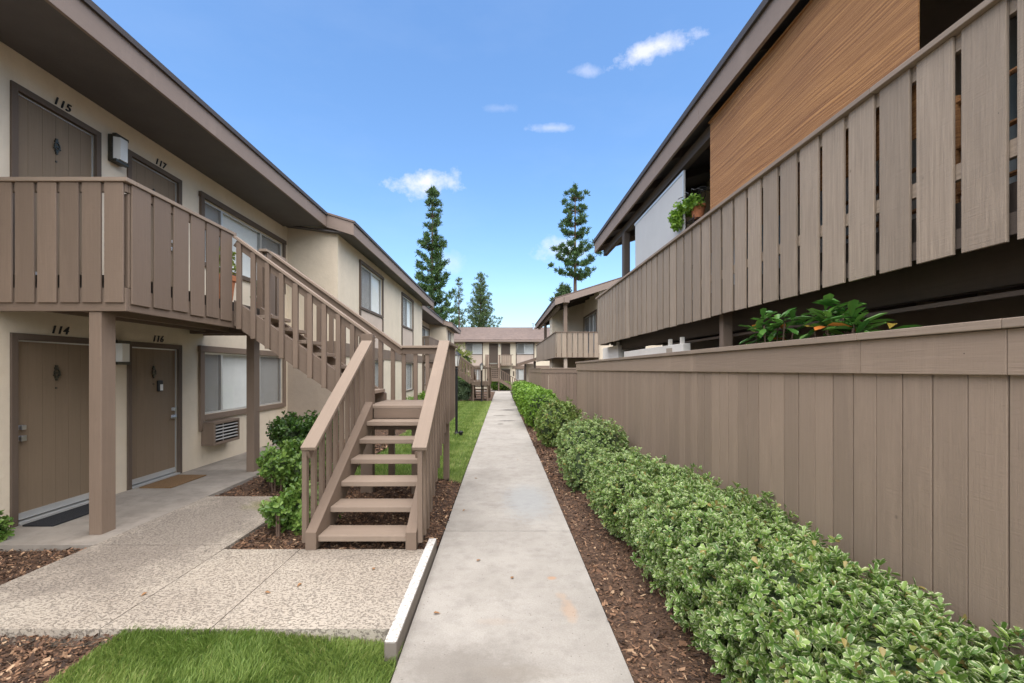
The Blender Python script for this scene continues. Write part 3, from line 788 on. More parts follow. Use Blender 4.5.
# ------------------------------------------------------------------ staircase
def staircase(label, T, base):
    t = thing('exterior_staircase', label, 'staircase', base, 'wooden staircases')
    def mb(): return MB(T)
    wd, rl = M['wood'], M['rail']
    r, sp, y0 = .1815, .3117, 4.31
    zL = 1.31
    # lower flight
    for i in range(6):
        m = mb(); yy = y0 + i * sp; z = Zt + (i + 1) * (zL - Zt) / 7 + .0
        z = .22 + i * .1815
        m.box(-1.749, -.908, yy + .01, yy + .315, z - .055, z); m.build('tread', rl, t, .006)
    sl = (zL - .22) / (6 * sp)
    for x0 in (-1.85, -.907):
        m = mb(); yb = y0 - .03
        pts = [(x0, yb, Zt + .002), (x0, yb, .265), (x0, 6.16, .265 + (6.16 - yb) * sl), (x0, 6.16, .265 + (6.16 - yb) * sl - .36), (x0, yb + .34, Zt + .002)]
        m.prism(pts, (.1, 0, 0)); m.build('stringer', wd, t, .004)
    hs = (2.16 - 1.07) / (6.12 - 4.31)
    for x0, x1 in ((-1.9, -1.757), (-.85, -.71)):
        m = mb(); xc = (x0 + x1) / 2
        m.beam((xc, 4.29, 1.05), (xc, 6.16, 1.05 + 1.87 * hs), x1 - x0, .038); m.build('handrail', rl, t, .005)
        xo = (-1.9, -1.854) if x0 < -1.5 else (-.803, -.757)
        m = mb(); m.beam(((xo[0] + xo[1]) / 2 + (.03 if x0 < -1.5 else -.03), 4.33, .98 + .005), ((xo[0] + xo[1]) / 2 + (.03 if x0 < -1.5 else -.03), 6.14, .985 + 1.81 * hs), .035, .085)
        m.build('sub_rail', wd, t, .003)
        n = 10
        for k in range(n):
            yy = 4.315 + k * .197; zt = 1.03 + (yy - 4.29) * hs
            zb = Zt + .004 if k < 2 else .265 + (yy - y0) * sl - .40
            m = mb(); m.box(xo[0], xo[1], yy, yy + .062, max(zb + .05, Zt + .004), zt); m.build('baluster', wd, t, .004)
    # landing
    m = mb()
    for k in range(6):
        a = 6.19 + k * .194; m.box(-1.86, -.8, a + .003, a + .191, zL - .04, zL)
    m.build('landing', rl, t, .004)
    m = mb(); m.box(-1.745, -.91, 6.2, 6.24, zL - .33, zL - .042); m.box(-1.86, -.8, 7.31, 7.35, zL - .25, zL - .042)
    m.box(-.84, -.8, 6.25, 7.305, zL - .25, zL - .042); m.box(-1.86, -1.82, 6.25, 7.305, zL - .25, zL - .042)
    m.box(-1.745, -.91, 6.19, 6.196, zL - .17, zL - .042)
    m.build('landing_frame', wd, t, .003)
    for x, yv in ((-.93, 7.2), (-1.25, 6.28), (-1.8, 7.2)):
        m = mb(); m.box(x, x + .09, yv, yv + .09, 0.0, zL - .255); m.build('post', wd, t, .004)
    m = mb(); m.box(-1.98, -1.812, 6.37, 6.49, .04, 2.30); m.build('newel_post', wd, t, .005)
    m = mb(); m.box(-.85, -.71, 6.165, 7.42, 2.145, 2.183); m.build('handrail', rl, t, .005)
    m = mb(); m.box(-1.60, -.855, 7.28, 7.42, 2.145, 2.183); m.build('handrail', rl, t, .005)
    m = mb(); m.box(-.80, -.765, 6.17, 7.30, 2.05, 2.142); m.box(-1.6, -.81, 7.33, 7.365, 2.05, 2.142); m.build('sub_rail', wd, t)
    for k in range(6):
        m = mb(); a = 6.33 + k * .18; m.box(-.797, -.75, a, a + .062, zL - .27, 2.142); m.build('baluster', wd, t, .003)
    for k in range(5):
        m = mb(); a = -1.62 + k * .19; m.box(a, a + .062, 7.352, 7.398, zL - .27, 2.142); m.build('baluster', wd, t, .003)
    # upper flight, climbing towards the building
    X0, X1 = -1.862, -3.86
    for i in range(7):
        z = zL + .184 * (i + 1); xf = X0 - .25 * i
        m = mb(); m.box(xf - .285, xf, 6.652, 7.248, z - .05, z); m.build('tread', rl, t, .005)
    s2 = (2.80 - 1.42) / (X0 - X1)
    for a in (6.55, 7.25):
        m = mb(); zt0 = 1.42
        m.prism([(X0, a, zt0), (X1, a, zt0 + s2 * (X0 - X1)), (X1, a, zt0 + s2 * (X0 - X1) - .36), (X0 - .12, a, zt0 - .27), (X0, a, zt0 - .21)], (0, .1, 0)); m.build('stringer', wd, t, .004)
    h2 = (3.74 - 2.28) / (3.86 - 1.84)
    for a, z0_, xs, xe in ((6.56, 2.28, -1.84, -3.84), (7.35, 2.163 + .0, -1.6, -3.72)):
        hh = h2 if a < 7 else (3.70 - 2.163) / (3.72 - 1.6)
        m = mb(); m.beam((xs, a, z0_ - .02), (xe, a, z0_ - .02 + (xs - xe) * hh), .14, .038); m.build('handrail', rl, t, .005)
        m = mb(); m.beam((xs - .01, a, z0_ - .1), (xe, a, z0_ - .1 + (xs - .01 - xe) * hh), .035, .09); m.build('sub_rail', wd, t, .003)
        n = 9 if a < 7 else 11
        for k in range(n):
            x = X1 + .06 + k * .203
            if a > 7: x = X1 + .26 + k * .2
            if x > xs - .08: continue
            zt_ = z0_ - .03 + (xs - x - .062) * hh
            zb = 1.42 + s2 * (X0 - x - .066) - .335 if x < X0 else zL - .05
            ya, yb = (6.5, 6.548) if a < 7 else (7.352, 7.398)
            m = mb(); m.box(x, x + .066, ya, yb, zb, zt_); m.build('baluster', wd, t, .004)
    return t
staircase('near wooden staircase with open treads climbing from the terrace to units 115 and 117', None, (-1.33, 4.3, .1))
CY = 28.25
staircase('distant wooden staircase at the far end of the left lawn', lambda p: (p[0], CY - (p[1] - 6.9), p[2] - .22), (-1.33, CY, -.18))

# ------------------------------------------------------------------ left buildings
def slat_rail(parent, mbf, y0, y1, x, zb, zt, side=1):
    pass
def balcony(parent, ya, gap0, gap1, yb, xo=-3.86, xw=-5.28, z0=0.0, far=False):
    """walkway balcony; near end ya, stairs gap gap0..gap1, far end yb"""
    bev = 0 if far else .004
    fl, bt, tp = z0 + 2.78, z0 + 2.40, z0 + 3.76
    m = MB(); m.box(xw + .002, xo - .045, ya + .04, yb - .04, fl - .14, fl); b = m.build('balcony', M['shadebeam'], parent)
    m = MB()
    m.box(xw + .002, xo, ya, ya + .038, bt, bt + .24); m.box(xo - .038, xo, ya + .04, yb, bt, bt + .24); m.box(xw + .002, xo - .04, yb - .038, yb, bt, bt + .24)
    m.box(xw + .3, xw + .34, ya + .04, yb - .04, bt + .03, fl - .145); m.box(-4.6, -4.56, ya + .04, yb - .04, bt + .03, fl - .145)
    m.build('rim_beam', M['wood'], b, bev)
    m = MB(); m.box(xw + .06, xo - .06, gap1 + .2, gap1 + .3, bt - .0, bt + .1); m.build('cross_beam', M['darktrim'], b, bev)
    # boards
    m = MB(); s_ = MB()
    zb = bt + .085; pitch = .232
    n = int((xo - xw) / pitch)
    x = xo - .012
    while x - .198 > xw:
        m.box(x - .192, x, ya - .025, ya - .003, zb, tp - .045); x -= .228
    m.build('railing_boards', M['wood'], b, bev)
    yv = ya + .03
    def run(a, c):
        m = MB()
        nn = max(1, round((c - a) / .30)); st = (c - a) / nn
        for i in range(nn):
            m.box(xo + .003, xo + .022, a + i * st + .024, a + (i + 1) * st - .024, zb + random.uniform(-.012, .012), tp - .045)
        m.build('railing_boards', M['wood'], b, bev)
    run(ya + .03, gap0); run(gap1 + .02, yb - .02)
    r = MB()
    r.box(xw + .002, xo + .04, ya - .045, ya + .09, tp - .042, tp); r.box(xo - .09, xo + .04, ya + .094, gap0 + .05, tp - .042, tp)
    r.box(xo - .09, xo + .04, gap1 - .02, yb, tp - .042, tp)
    build_each(r, 'top_rail', M['rail'], b, bev)
    r = MB()
    r.box(xw + .004, xo - .002, ya + .002, ya + .036, tp - .135, tp - .045); r.box(xo - .04, xo, ya + .04, gap0, tp - .135, tp - .045); r.box(xo - .04, xo, gap1 + .1, yb, tp - .135, tp - .045)
    r.box(xo - .10, xo - .003, ya + .042, ya + .14, bt + .245, tp - .14)
    for yy in (gap0 - .06, gap1 + .0, yb - .1): r.box(xo - .13, xo - .043, yy, yy + .09, fl, tp - .045)
    build_each(r, 'rail_support', M['wood'], b, bev)
    return b

def left_building(label, dy, z0, y_start, y_proj, y_end, bal, rail_far=False, near=True):
    t = thing('apartment_building', label, 'building', (-6.5, (y_start + y_end) / 2, z0), None)
    XW, XP = -5.28, -4.04
    FW = Face('X', XW, 1); FP = Face('X', XP, 1)
    z = lambda v: v + z0
    d0 = dy
    doorsU = [(4.88 + dy, 5.98 + dy), (6.40 + dy, 7.49 + dy)] if near else []
    wU = (8.02 + dy, 10.93 + dy)
    hol = [(a, b, z(0), z(2.2)) for a, b in doorsU] + [(a, b, z(2.8), z(4.91)) for a, b in doorsU]
    hol += [(wU[0], wU[1], z(1.0), z(2.11)), (wU[0], wU[1], z(3.70), z(4.82))]
    m = MB(); wall_panel(m, 'X', XW, y_start, y_proj, z(-.3), z(5.30), hol, -.2)
    # projecting part
    pw = [(12.95 + dy, 15.3 + dy), (18.35 + dy, 20.5 + dy)] if near else [(y_proj + 1.0, y_proj + 2.6)]
    hp = [(a, b, z(3.6), z(4.82)) for a, b in pw] + [(a, b, z(.92), z(2.06)) for a, b in pw]
    wall_panel(m, 'X', XP, y_proj + .2, y_end, z(-.3), z(5.42), hp, -.2)
    wall_panel(m, 'Y', y_end - .2, -12.5, XP - .2, z(-.3), z(5.3), [], .2)
    wall_panel(m, 'Y', y_start, -12.5, XW - .2, z(-.3), z(5.3), [], .2)
    w = m.build('wall', M['stucco'], t, merge=True)
    m = MB(); wall_panel(m, 'Y', y_proj, XW - .2, XP, z(2.5), z(5.42), [], .2); m.build('wall', M['stucco_tan' if False else 'stucco'], t, merge=True)
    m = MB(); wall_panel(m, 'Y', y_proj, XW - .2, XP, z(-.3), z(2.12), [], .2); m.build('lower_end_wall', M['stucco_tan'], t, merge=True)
    m = MB(); m.box(XW + .0, XP + .025, y_proj - .025, y_proj + .2, z(2.12), z(2.5)); m.box(XP, XP + .024, y_proj + .202, y_end, z(2.13), z(2.48))
    m.build('band_board', M['wood'], t, .004)
    # windows
    bev = .004 if near else 0
    window(FW, t, wU[0], wU[1], z(1.0), z(2.11), [(.2, 'screen'), (.66, 'white'), (1, 'screen')] if near else [(.5, 'screen'), (1, 'white')], .11, 'wood', bev=bev)
    window(FW, t, wU[0], wU[1], z(3.70), z(4.82), [(.2, 'screen'), (.68, 'white'), (1, 'screen')] if near else [(.5, 'screen'), (1, 'white')], .09, 'darktrim', bev=bev)
    if near:
        m = MB()
        for a in (8.0 + dy, ): FW.box(m, a - .09, a + .01, z(.73), z(.9), .003, .04)
        m.build('window_post', M['wood'], t)
    for a, b in pw:
        window(FP, t, a, b, z(3.6), z(4.82), [(.5, 'screen'), (1, 'white')], .09, 'darktrim', bev=bev)
        window(FP, t, a, b, z(.92), z(2.06), [(.5, 'white'), (1, 'screen')], .05, 'darktrim', bev=bev)
        m = MB(); FP.box(m, a - .09, a, z(2.485), z(3.50), .0, .04); FP.box(m, b, b + .09, z(2.485), z(3.50), .0, .04)
        m.build('panel_trim', M['darktrim'], t, bev)
        m = MB(); FP.box(m, a + .001, b - .001, z(2.485), z(3.505), .0, .012); m.build('infill_panel', M['stucco_pink'], t)
    # doors
    for i, (a, b) in enumerate(doorsU):
        door(FW, t, a + .002, b - .002, z(.1) if False else z(.1), z(2.2) - .002, -1 if i == 0 else 1, lockbox=(i == 1))
        door(FW, t, a + .002, b - .002, z(2.8), z(4.91) - .002, -1 if i == 0 else 1)
    if near:
        R = (math.pi / 2, 0, math.pi / 2)
        for s_, u, zz in (('114', 5.42, 2.225), ('116', 6.97, 2.225), ('115', 5.45, 4.935), ('117', 7.02, 4.935)):
            text_mesh(s_, .135, t, M['black'], (XW + .008, u, zz), R)
    # roof
    Zf0, Zf1 = 5.25, 5.55; sl = .31
    xe, xp = -4.24, -3.58
    ztop = lambda x: Zf1 + (xe - x) * sl
    m = MB()
    ye = y_end + .9 if near else y_end + 1.2
    xr = -10.5
    th = .045
    m.prism([(xe + .03, y_start - .5, z(ztop(xe + .03) + th)), (xe + .03, y_start - .5, z(ztop(xe + .03))), (xr, y_start - .5, z(ztop(xr))), (xr, y_start - .5, z(ztop(xr) + th))], (0, y_proj - .25 - (y_start - .5), 0), .5)
    m.prism([(xp + .03, y_proj - .25, z(ztop(xp + .03) + th)), (xp + .03, y_proj - .25, z(ztop(xp + .03))), (xr, y_proj - .25, z(ztop(xr))), (xr, y_proj - .25, z(ztop(xr) + th))], (0, ye - y_proj + .25, 0), .5)
    m.prism([(xr, y_start - .5, z(ztop(xr) + th)), (xr, y_start - .5, z(ztop(xr))), (-17, y_start - .5, z(ztop(xr) - 2)), (-17, y_start - .5, z(ztop(xr) + th - 2))], (0, ye - y_start + .5, 0), .5)
    rf = m.build('roof', M['shingle'], t)
    m = MB()
    m.box(xe - .04, xe, y_start - .5, y_proj - .22, z(Zf0), z(Zf1))
    m.build('fascia', M['fascia'], rf, .004)
    box1('drip_edge', M['black2'], rf, (xe + .001, xe + .034, y_start - .5, y_proj - .26, z(Zf1 - .035), z(Zf1 + .035)))
    box1('drip_edge', M['black2'], rf, (xp + .001, xp + .034, y_proj - .24, ye, z(ztop(xp) - .035), z(ztop(xp) + .035)))
    m = MB(); zt = ztop(xp) - .004
    m.box(xp - .04, xp, y_proj - .18, ye, z(zt - .30), z(zt)); m.build('fascia', M['fascia'], rf, .004)
    m = MB(); m.prism([(xe - .3, y_proj - .22, z(ztop(xe - .3) - .31)), (xp - .002, y_proj - .22, z(zt - .30)), (xp - .002, y_proj - .22, z(zt)), (xe + .0, y_proj - .22, z(ztop(xe) - .004)), (xe - .3, y_proj - .22, z(ztop(xe - .3) - .004))], (0, .038, 0)); m.build('rake_board', M['fascia'], rf, .003)
    m = MB(); m.prism([(-9.5, ye - .04, z(ztop(-9.5) - .31)), (xp - .042, ye - .04, z(zt - .30)), (xp - .042, ye - .04, z(zt)), (-9.5, ye - .04, z(ztop(-9.5) - .004))], (0, .038, 0)); m.build('rake_board', M['fascia'], rf)
    m = MB(); m.box(XW - .19, xe - .042, y_start - .5, y_proj - .222, z(Zf0 + .005), z(Zf0 + .03))
    m.prism([(xp - .042, y_proj - .18, z(zt - .27)), (-5.3, y_proj - .18, z(zt - .27 + 1.72 * .13)), (-5.3, y_proj - .18, z(zt - .24 + 1.72 * .13)), (xp - .042, y_proj - .18, z(zt - .24))], (0, ye - y_proj + .1, 0), .5)
    m.build('soffit', M['soffit'], rf)
    m = MB(); m.box(-15.5, -15.4, y_start, y_end, z(-.3), z(5.3)); m.build('back_wall', M['stucco'], t)
    return t
LB = left_building('two storey cream building on the left with doors 114 to 117', 0, 0, -2.0, 11.2, 23.0, None)
B1 = balcony(LB, 4.67, 6.5, 7.4, 8.07)
for yy in (4.69, 7.58):
    box1('balcony_post', M['wood'], LB, (-4.26, -4.13, yy, yy + .178, .09, 2.398 if yy < 6 else 2.53), .006)
LB2 = left_building('second cream building on the left, beyond the near one', 21.9, -.2, 23.9, 33.1, 38.3, None, near=False)
balcony(LB2, 24.0, 27.8, 28.6, 30.5, z0=-.2, far=True)
for yy in (24.1, 30.2): box1('balcony_post', M['wood'], LB2, (-4.26, -4.13, yy, yy + .178, -.2, 2.198))

# wall lamps
def wall_lamp(label, y, zc, h=.36):
    t = thing('wall_lamp', label, 'wall lamp', (-5.28, y, zc), 'wall lamps between the doors')
    m = MB(); m.box(-5.278, -5.215, y - .10, y + .10, zc - h / 2, zc + h / 2); m.box(-5.215, -5.16, y - .105, y + .105, zc + h / 2 - .03, zc + h / 2 + .01); m.box(-5.215, -5.16, y - .105, y + .105, zc - h / 2 - .01, zc - h / 2 + .03)
    m.build('back_plate', M['bronze'], t, .004)
    m = MB(); a = h / 2 - .032
    m.prism([(-5.213, y - .09, zc - a), (-5.14, y - .06, zc - a), (-5.14, y + .06, zc - a), (-5.213, y + .09, zc - a)], (0, 0, 2 * a)); m.build('diffuser', M['globe'], t, .004)
wall_lamp('upper wall lamp between the doors of units 115 and 117', 6.19, 4.78)
wall_lamp('lower wall lamp beside the post between units 114 and 116', 6.22, 2.03, .31)

# air conditioner
t = thing('air_conditioner', 'brown through wall air conditioner below the ground floor window', 'air conditioner', (-5.28, 8.37, .46))
m = MB(); y0, y1, zb, zt = 7.98, 8.76, .46, .87
m.box(-5.278, -5.07, y0, y1, zb, zb + .02); m.box(-5.278, -5.07, y0, y1, zt - .02, zt); m.box(-5.278, -5.07, y0, y0 + .02, zb + .021, zt - .021); m.box(-5.278, -5.07, y1 - .02, y1, zb + .021, zt - .021)
m.box(-5.07, -5.05, y0, y1, zb, zb + .05); m.box(-5.07, -5.05, y0, y1, zt - .045, zt); m.box(-5.07, -5.05, y0, y0 + .05, zb + .051, zt - .046); m.box(-5.07, -5.05, y1 - .03, y1, zb + .051, zt - .046)
m.build('casing', M['wood'], t, .004)
m = MB(); m.box(-5.12, -5.115, y0 + .05, y1 - .03, zb + .05, zt - .046); m.build('back_panel', M['black'], t)
m = MB()
for k in range(5): m.beam((-5.075, y0 + .05, zb + .09 + k * .058), (-5.075, y1 - .03, zb + .09 + k * .058), .03, .008, up=(.5, 0, 1))
m.box(-5.085, -5.07, y0 + .3, y0 + .31, zb + .05, zt - .05)
m.build('grille', M['curtain'], t)
# mats
def mat_obj(label, mt, x0, x1, y0, y1):
    m = MB(); m.box(x0, x1, y0, y1, Zt - .003, Zt + .014, .5)
    tag(m.build('doormat', M[mt], bevel=.004), label, 'doormat', 'doormats')
mat_obj('black rubber doormat in front of unit 114', 'rubber', -5.2, -4.86, 4.93, 5.72)
mat_obj('brown coir doormat in front of unit 116', 'coir', -5.2, -4.74, 6.52, 7.30)

# potted plants on the left balcony
def pot(t, c, r, h, mat='terracotta'):
    m = MB(); m.lathe(c, [(r * .68, 0), (r * .95, h * .8), (r * .95, h * .82), (r * 1.06, h * .82), (r * 1.06, h), (r * .9, h), (r * .88, h * .9)], 20); m.build('pot', M[mat], t, smooth=False)
def potted(name, label, c, r, h, mat, spread, hh, L, W, n, potmat='terracotta', grp=None):
    t = thing(name, label, 'potted plant', c, grp); pot(t, c, r, h, potmat)
    P, nr = super_pts(n, (c[0], c[1], c[2] + h + hh * .45), (spread, spread, hh * .55), 2, -1, .2, .8)
    V, Q, U = rosettes(P, nr, 5, L, W, .5, .5); quads_obj('foliage', V, Q, U, M[mat], t)
    m = MB()
    for k in range(4): m.tube([(c[0], c[1], c[2] + h * .85), (c[0] + random.uniform(-1, 1) * spread * .6, c[1] + random.uniform(-1, 1) * spread * .6, c[2] + h + hh * .6)], .006, 5)
    m.build('stem', M['trunk'], t); return t
potted('potted_plant', 'green plant in a small terracotta pot at the head of the near stairs', (-4.15, 7.85, 2.78), .11, .17, 'fresh', .14, .36, .07, .02, 50, grp='terracotta pots on the left balcony')
tt = potted('potted_plant', 'orange flowering plant in a tall pot glimpsed between the left balcony boards', (-4.25, 6.95, 2.78), .16, .45, 'olive', .17, .4, .06, .02, 60, grp='terracotta pots on the left balcony')

# ------------------------------------------------------------------ lamp posts
def lamp_post(label, x, y, h):
    g0 = gz(y); t = thing('lamp_post', label, 'lamp post', (x, y, g0), 'black lamp posts on the lawn')
    m = MB(); m.lathe((x, y, g0 - .02), [(.075, 0), (.075, .05), (.05, .09), (.036, .14), (.036, h - .52), (.05, h - .50), (.05, h - .48), (.03, h - .46), (.05, h - .42)], 14)
    m.build('pole', M['black'], t)
    m = MB(); zt = g0 + h - .12; zb = g0 + h - .42
    for i in range(6):
        a = i * math.pi / 3; m.beam((x + .06 * math.cos(a), y + .06 * math.sin(a), zb), (x + .115 * math.cos(a), y + .115 * math.sin(a), zt), .012, .012)
    m.lathe((x, y, zt), [(.14, 0), (.13, .015), (.05, .09), (.02, .11), (.014, .15), (.004, .17)], 6); m.build('lantern_frame', M['black'], t)
    m = MB(); m.lathe((x, y, zb), [(.05, 0), (.1, .295)], 6); m.build('lantern_glass', M['globe'], t)
lamp_post('black lamp post with a lantern on the lawn just behind the near stairs', -1.29, 12.9, 2.36)
lamp_post('distant lamp post at the far end of the lawn', -1.24, 27.6, 2.35)
m = MB(); x, y = -1.14, 12.6; m.lathe((x, y, gz(y) - .02), [(.05, 0), (.05, .09), (.065, .1), (.06, .14), (.02, .16)], 12)
tag(m.build('sprinkler_head', M['black']), 'small black fixture on the grass beside the near lamp post', 'sprinkler')

# ------------------------------------------------------------------ right fence
def fence_run(parent, axis, c, u0, u1, zb, zt, pitch, side, cap=True, mat='fence', bev=.004, joints=()):
    Fc = Face(axis, c, side)
    m = MB(); n = max(1, round((u1 - u0) / pitch)); st = (u1 - u0) / n
    for i in range(n):
        g1 = .006 if i % 3 else .002
        Fc.box(m, u0 + i * st + g1, u0 + (i + 1) * st - .002, zb, zt - .06, -.02 - random.uniform(0, .003), 0)
    m.build('boards', M[mat], parent, bev)
    js = [u0] + list(joints) + [u1]
    m = MB()
    for a, b in zip(js, js[1:]): Fc.box(m, a + .0015, b - .0015, zt - .245, zt - .045, .002, .026)
    m.build('top_board', M[mat], parent, bev)
    m = MB()
    for a, b in zip(js, js[1:]): Fc.box(m, a + .002, b - .001, zt - .043, zt, -.09, .05)
    m.build('cap', M['rail'], parent, bev)
    m = MB(); k = u0 + .1
    Fc.box(m, u0, u1, zt - .35, zt - .26, -.06, -.024); Fc.box(m, u0, u1, zb + .2, zb + .29, -.06, -.024)
    m.build('rail', M['wood'], parent)
    while k < u1:
        m = MB(); Fc.box(m, k, k + .09, zb - .05, zt - .045, -.155, -.063); m.build('post', M['wood'], parent); k += 2.4
t = thing('fence', 'long tan board fence on the right behind the variegated hedge', 'fence', (2.2, 6, 0), 'tan board fences')
fence_run(t, 'X', 2.2, -1.0, 13.35, 0.02, 2.02, .174, -1, joints=(1.96, 2.76, 5.2, 7.6, 9.0, 11.6, 12.6))
fence_run(t, 'Y', 13.35, 2.24, 5.2, 0.02, 2.02, .174, 1)
t = thing('fence', 'distant tan board fence standing past the gap on the right', 'fence', (1.9, 22, -.15), 'tan board fences')
fence_run(t, 'Y', 21.95, 1.9, 6.0, -.16, 1.88, .174, -1, mat='wood')
fence_run(t, 'X', 1.9, 22.0, 32, -.22, 1.88, .174, -1)

# ------------------------------------------------------------------ right building 1
RB = thing('apartment_building', 'right hand building with a long slatted upper balcony above the tan fence', 'building', (7, 6, 0))
XB = 2.64
m = MB(); FR = Face('X', 4.3, -1)
wall_panel(m, 'X', 4.3, -3, 12.2, -.1, 5.75, [(1.5, 4.0, 2.8, 4.85), (6.8, 9.4, 2.8, 4.85), (1.2, 4.5, .3, 2.1), (6.4, 9.2, .3, 2.1)], .2)
wall_panel(m, 'Y', 12.2, 4.5, 13, -.1, 5.75, [], -.2)
m.build('wall', M['stucco_tan'], RB, merge=True)
for a, b in ((1.5, 4.0), (6.8, 9.4)): window(FR, RB, a, b, 2.81, 4.85, [(.5, 'screen'), (1, 'grey')], .08, 'darktrim', bev=0)
for a, b in ((1.2, 4.5), (6.4, 9.2)): window(FR, RB, a, b, .3, 2.1, [(.5, 'screen'), (1, 'grey')], .08, 'darktrim', bev=0)
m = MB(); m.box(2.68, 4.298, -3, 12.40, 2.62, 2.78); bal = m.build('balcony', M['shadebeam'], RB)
for dd in ((2.645, 2.685, -3, 12.42, 2.5, 2.615), (3.0, 3.1, -3, 12.3, 2.30, 2.615), (2.69, 4.298, 12.38, 12.42, 2.5, 2.615)): box1('beam', M['shadebeam'], bal, dd)
k = -2.6
while k < 12: box1('joist', M['shadebeam'], bal, (3.105, 4.29, k, k + .05, 2.42, 2.615)); k += .61
m = MB(); m.beam((2.97, -3, 2.24), (2.97, 8, 2.24), .02, .03); m.build('conduit', M['wood'], bal)
m = MB(); y = 12.45
ysb = []
while y > -2.5: ysb.append(y); y -= .2815
for y in ysb: m.box(XB - .02, XB, y - .232, y, 2.46 + random.uniform(-.006, .006), 3.738)
m.build('railing_boards', M['slat'], bal, .004)
m = MB(); y = 2.64 + .05
while y < 4.2: m.box(y, y + .243, 12.425, 12.447, 2.46, 3.738); y += .2815
m.build('railing_boards', M['slat'], bal, .004)
m = MB()
for a, b in ((-3, 3.2), (3.203, 8.1), (8.103, 12.6)): m.box(XB - .055, XB + .075, a, b, 3.74, 3.78)
m.box(XB + .078, 4.25, 12.4, 12.5, 3.74, 3.78)
m.build('top_rail', M['rail'], bal, .005)
for zz in (3.645, 2.90): box1('rail_support', M['slat'], bal, (XB + .002, XB + .037, -3, 12.42, zz, zz + .092))
k = -2.0
while k < 12.4: box1('rail_post', M['wood'], bal, (XB + .04, XB + .13, k, k + .09, 2.78, 3.738)); k += 2.05
for yy in (10.12, 5.6, -.4): box1('balcony_post', M['shadebeam'], RB, (2.72, 2.85, yy, yy + .2, 2.782, 4.86), .005)
box1('balcony_post', M['wood'], RB, (2.75, 2.87, 5.66, 5.76, 0, 2.60), .005)
# roof
def right_roof(RB, xe, zt, y0, y1, z_off=0, sl=.31, xr=9.5, rafters=True, near_rake=False):
    m = MB(); th = .045
    m.prism([(xe - .03, y0, zt - .01), (xr, y0, zt + (xr - xe) * sl), (xr, y0, zt + th + (xr - xe) * sl), (xe - .03, y0, zt + th - .01)], (0, y1 - y0, 0), .5)
    m.prism([(xr, y0, zt + (xr - xe) * sl), (16, y0, zt + (xr - xe) * sl - 2), (16, y0, zt + (xr - xe) * sl - 1.95), (xr, y0, zt + th + (xr - xe) * sl)], (0, y1 - y0, 0), .5)
    rf = m.build('roof', M['shingle'], RB)
    box1('drip_edge', M['black2'], rf, (xe - .034, xe - .002, y0, y1, zt - .04, zt + .04))
    js = [y0, 5.9, y1] if y0 < 5.9 < y1 else [y0, y1]
    m = MB()
    for a, b in zip(js, js[1:]): m.box(xe, xe + .04, a + .002, b - .001, zt - .315, zt - .014)
    m.build('fascia', M['fascia'], rf, .004)
    for ya in ((y0, y1 - .04) if near_rake else (y1 - .04,)):
        m = MB(); x2 = xr
        m.prism([(xe + .042, ya, zt - .315 + .04 * sl), (x2, ya, zt - .315 + (x2 - xe) * sl), (x2, ya, zt - .016 + (x2 - xe) * sl), (xe + .042, ya, zt - .016 + .04 * sl)], (0, .04, 0)); m.build('rake_board', M['fascia'], rf, .004)
    m = MB(); z_ = zt - .12
    m.prism([(xe + .042, y0 + .045, z_), (xr, y0 + .045, z_ + (xr - xe) * sl), (xr, y0 + .045, z_ + .02 + (xr - xe) * sl), (xe + .042, y0 + .045, z_ + .02)], (0, y1 - y0 - .09, 0), .5)
    m.build('soffit', M['soffit'], rf)
    if rafters:
        k = y0 + .4
        while k < y1 - .2:
            m = MB(); m.beam((xe + .045, k, z_ - .07), (xe + 2.3, k, z_ - .07 + 2.255 * sl), .05, .13); k += 1.22
            m.build('rafter', M['shadebeam'], rf)
    return rf
RF = right_roof(RB, 2.55, 5.325, -3, 12.55)
m = MB(); m.box(2.74, 2.84, -3, 12.3, 4.865, 5.03); m.build('header_beam', M['shadebeam'], RB, .004)

# privacy screens on the balcony
m = MB(); m.box(2.70, 2.712, 6.79, 9.22, 3.4, 4.72)
t = thing('roller_shade', 'plain white roll down shade hanging in the right balcony', 'roller shade', (2.7, 8, 3.4))
m.build('fabric', M['shade'], t)
m = MB(); m.box(2.692, 2.72, 6.75, 6.787, 3.4, 4.76); m.box(2.692, 2.72, 6.79, 9.26, 4.722, 4.76); m.build('edge_frame', M['alu'], t)
t = thing('reed_blind', 'large woven reed blind in orange brown hanging over the right balcony', 'blind', (2.7, 4.3, 3.3))
m = MB(); n = 60
for i in range(n):
    a, b = 2.93 + (5.86 - 2.93) * i / n, 2.93 + (5.86 - 2.93) * (i + 1) / n
    xa, xb = 2.685 + .006 * math.sin(a * 6), 2.685 + .006 * math.sin(b * 6)
    m.prism([(xa, a, 3.3), (xb, b, 3.3), (xb + .01, b, 3.3), (xa + .01, a, 3.3)], (0, 0, 1.68), .5)
m.build('woven_panel', M['woven'], t, merge=True)
box1('top_batten', M['woven'], t, (2.672, 2.71, 2.9, 5.9, 4.982, 5.0))
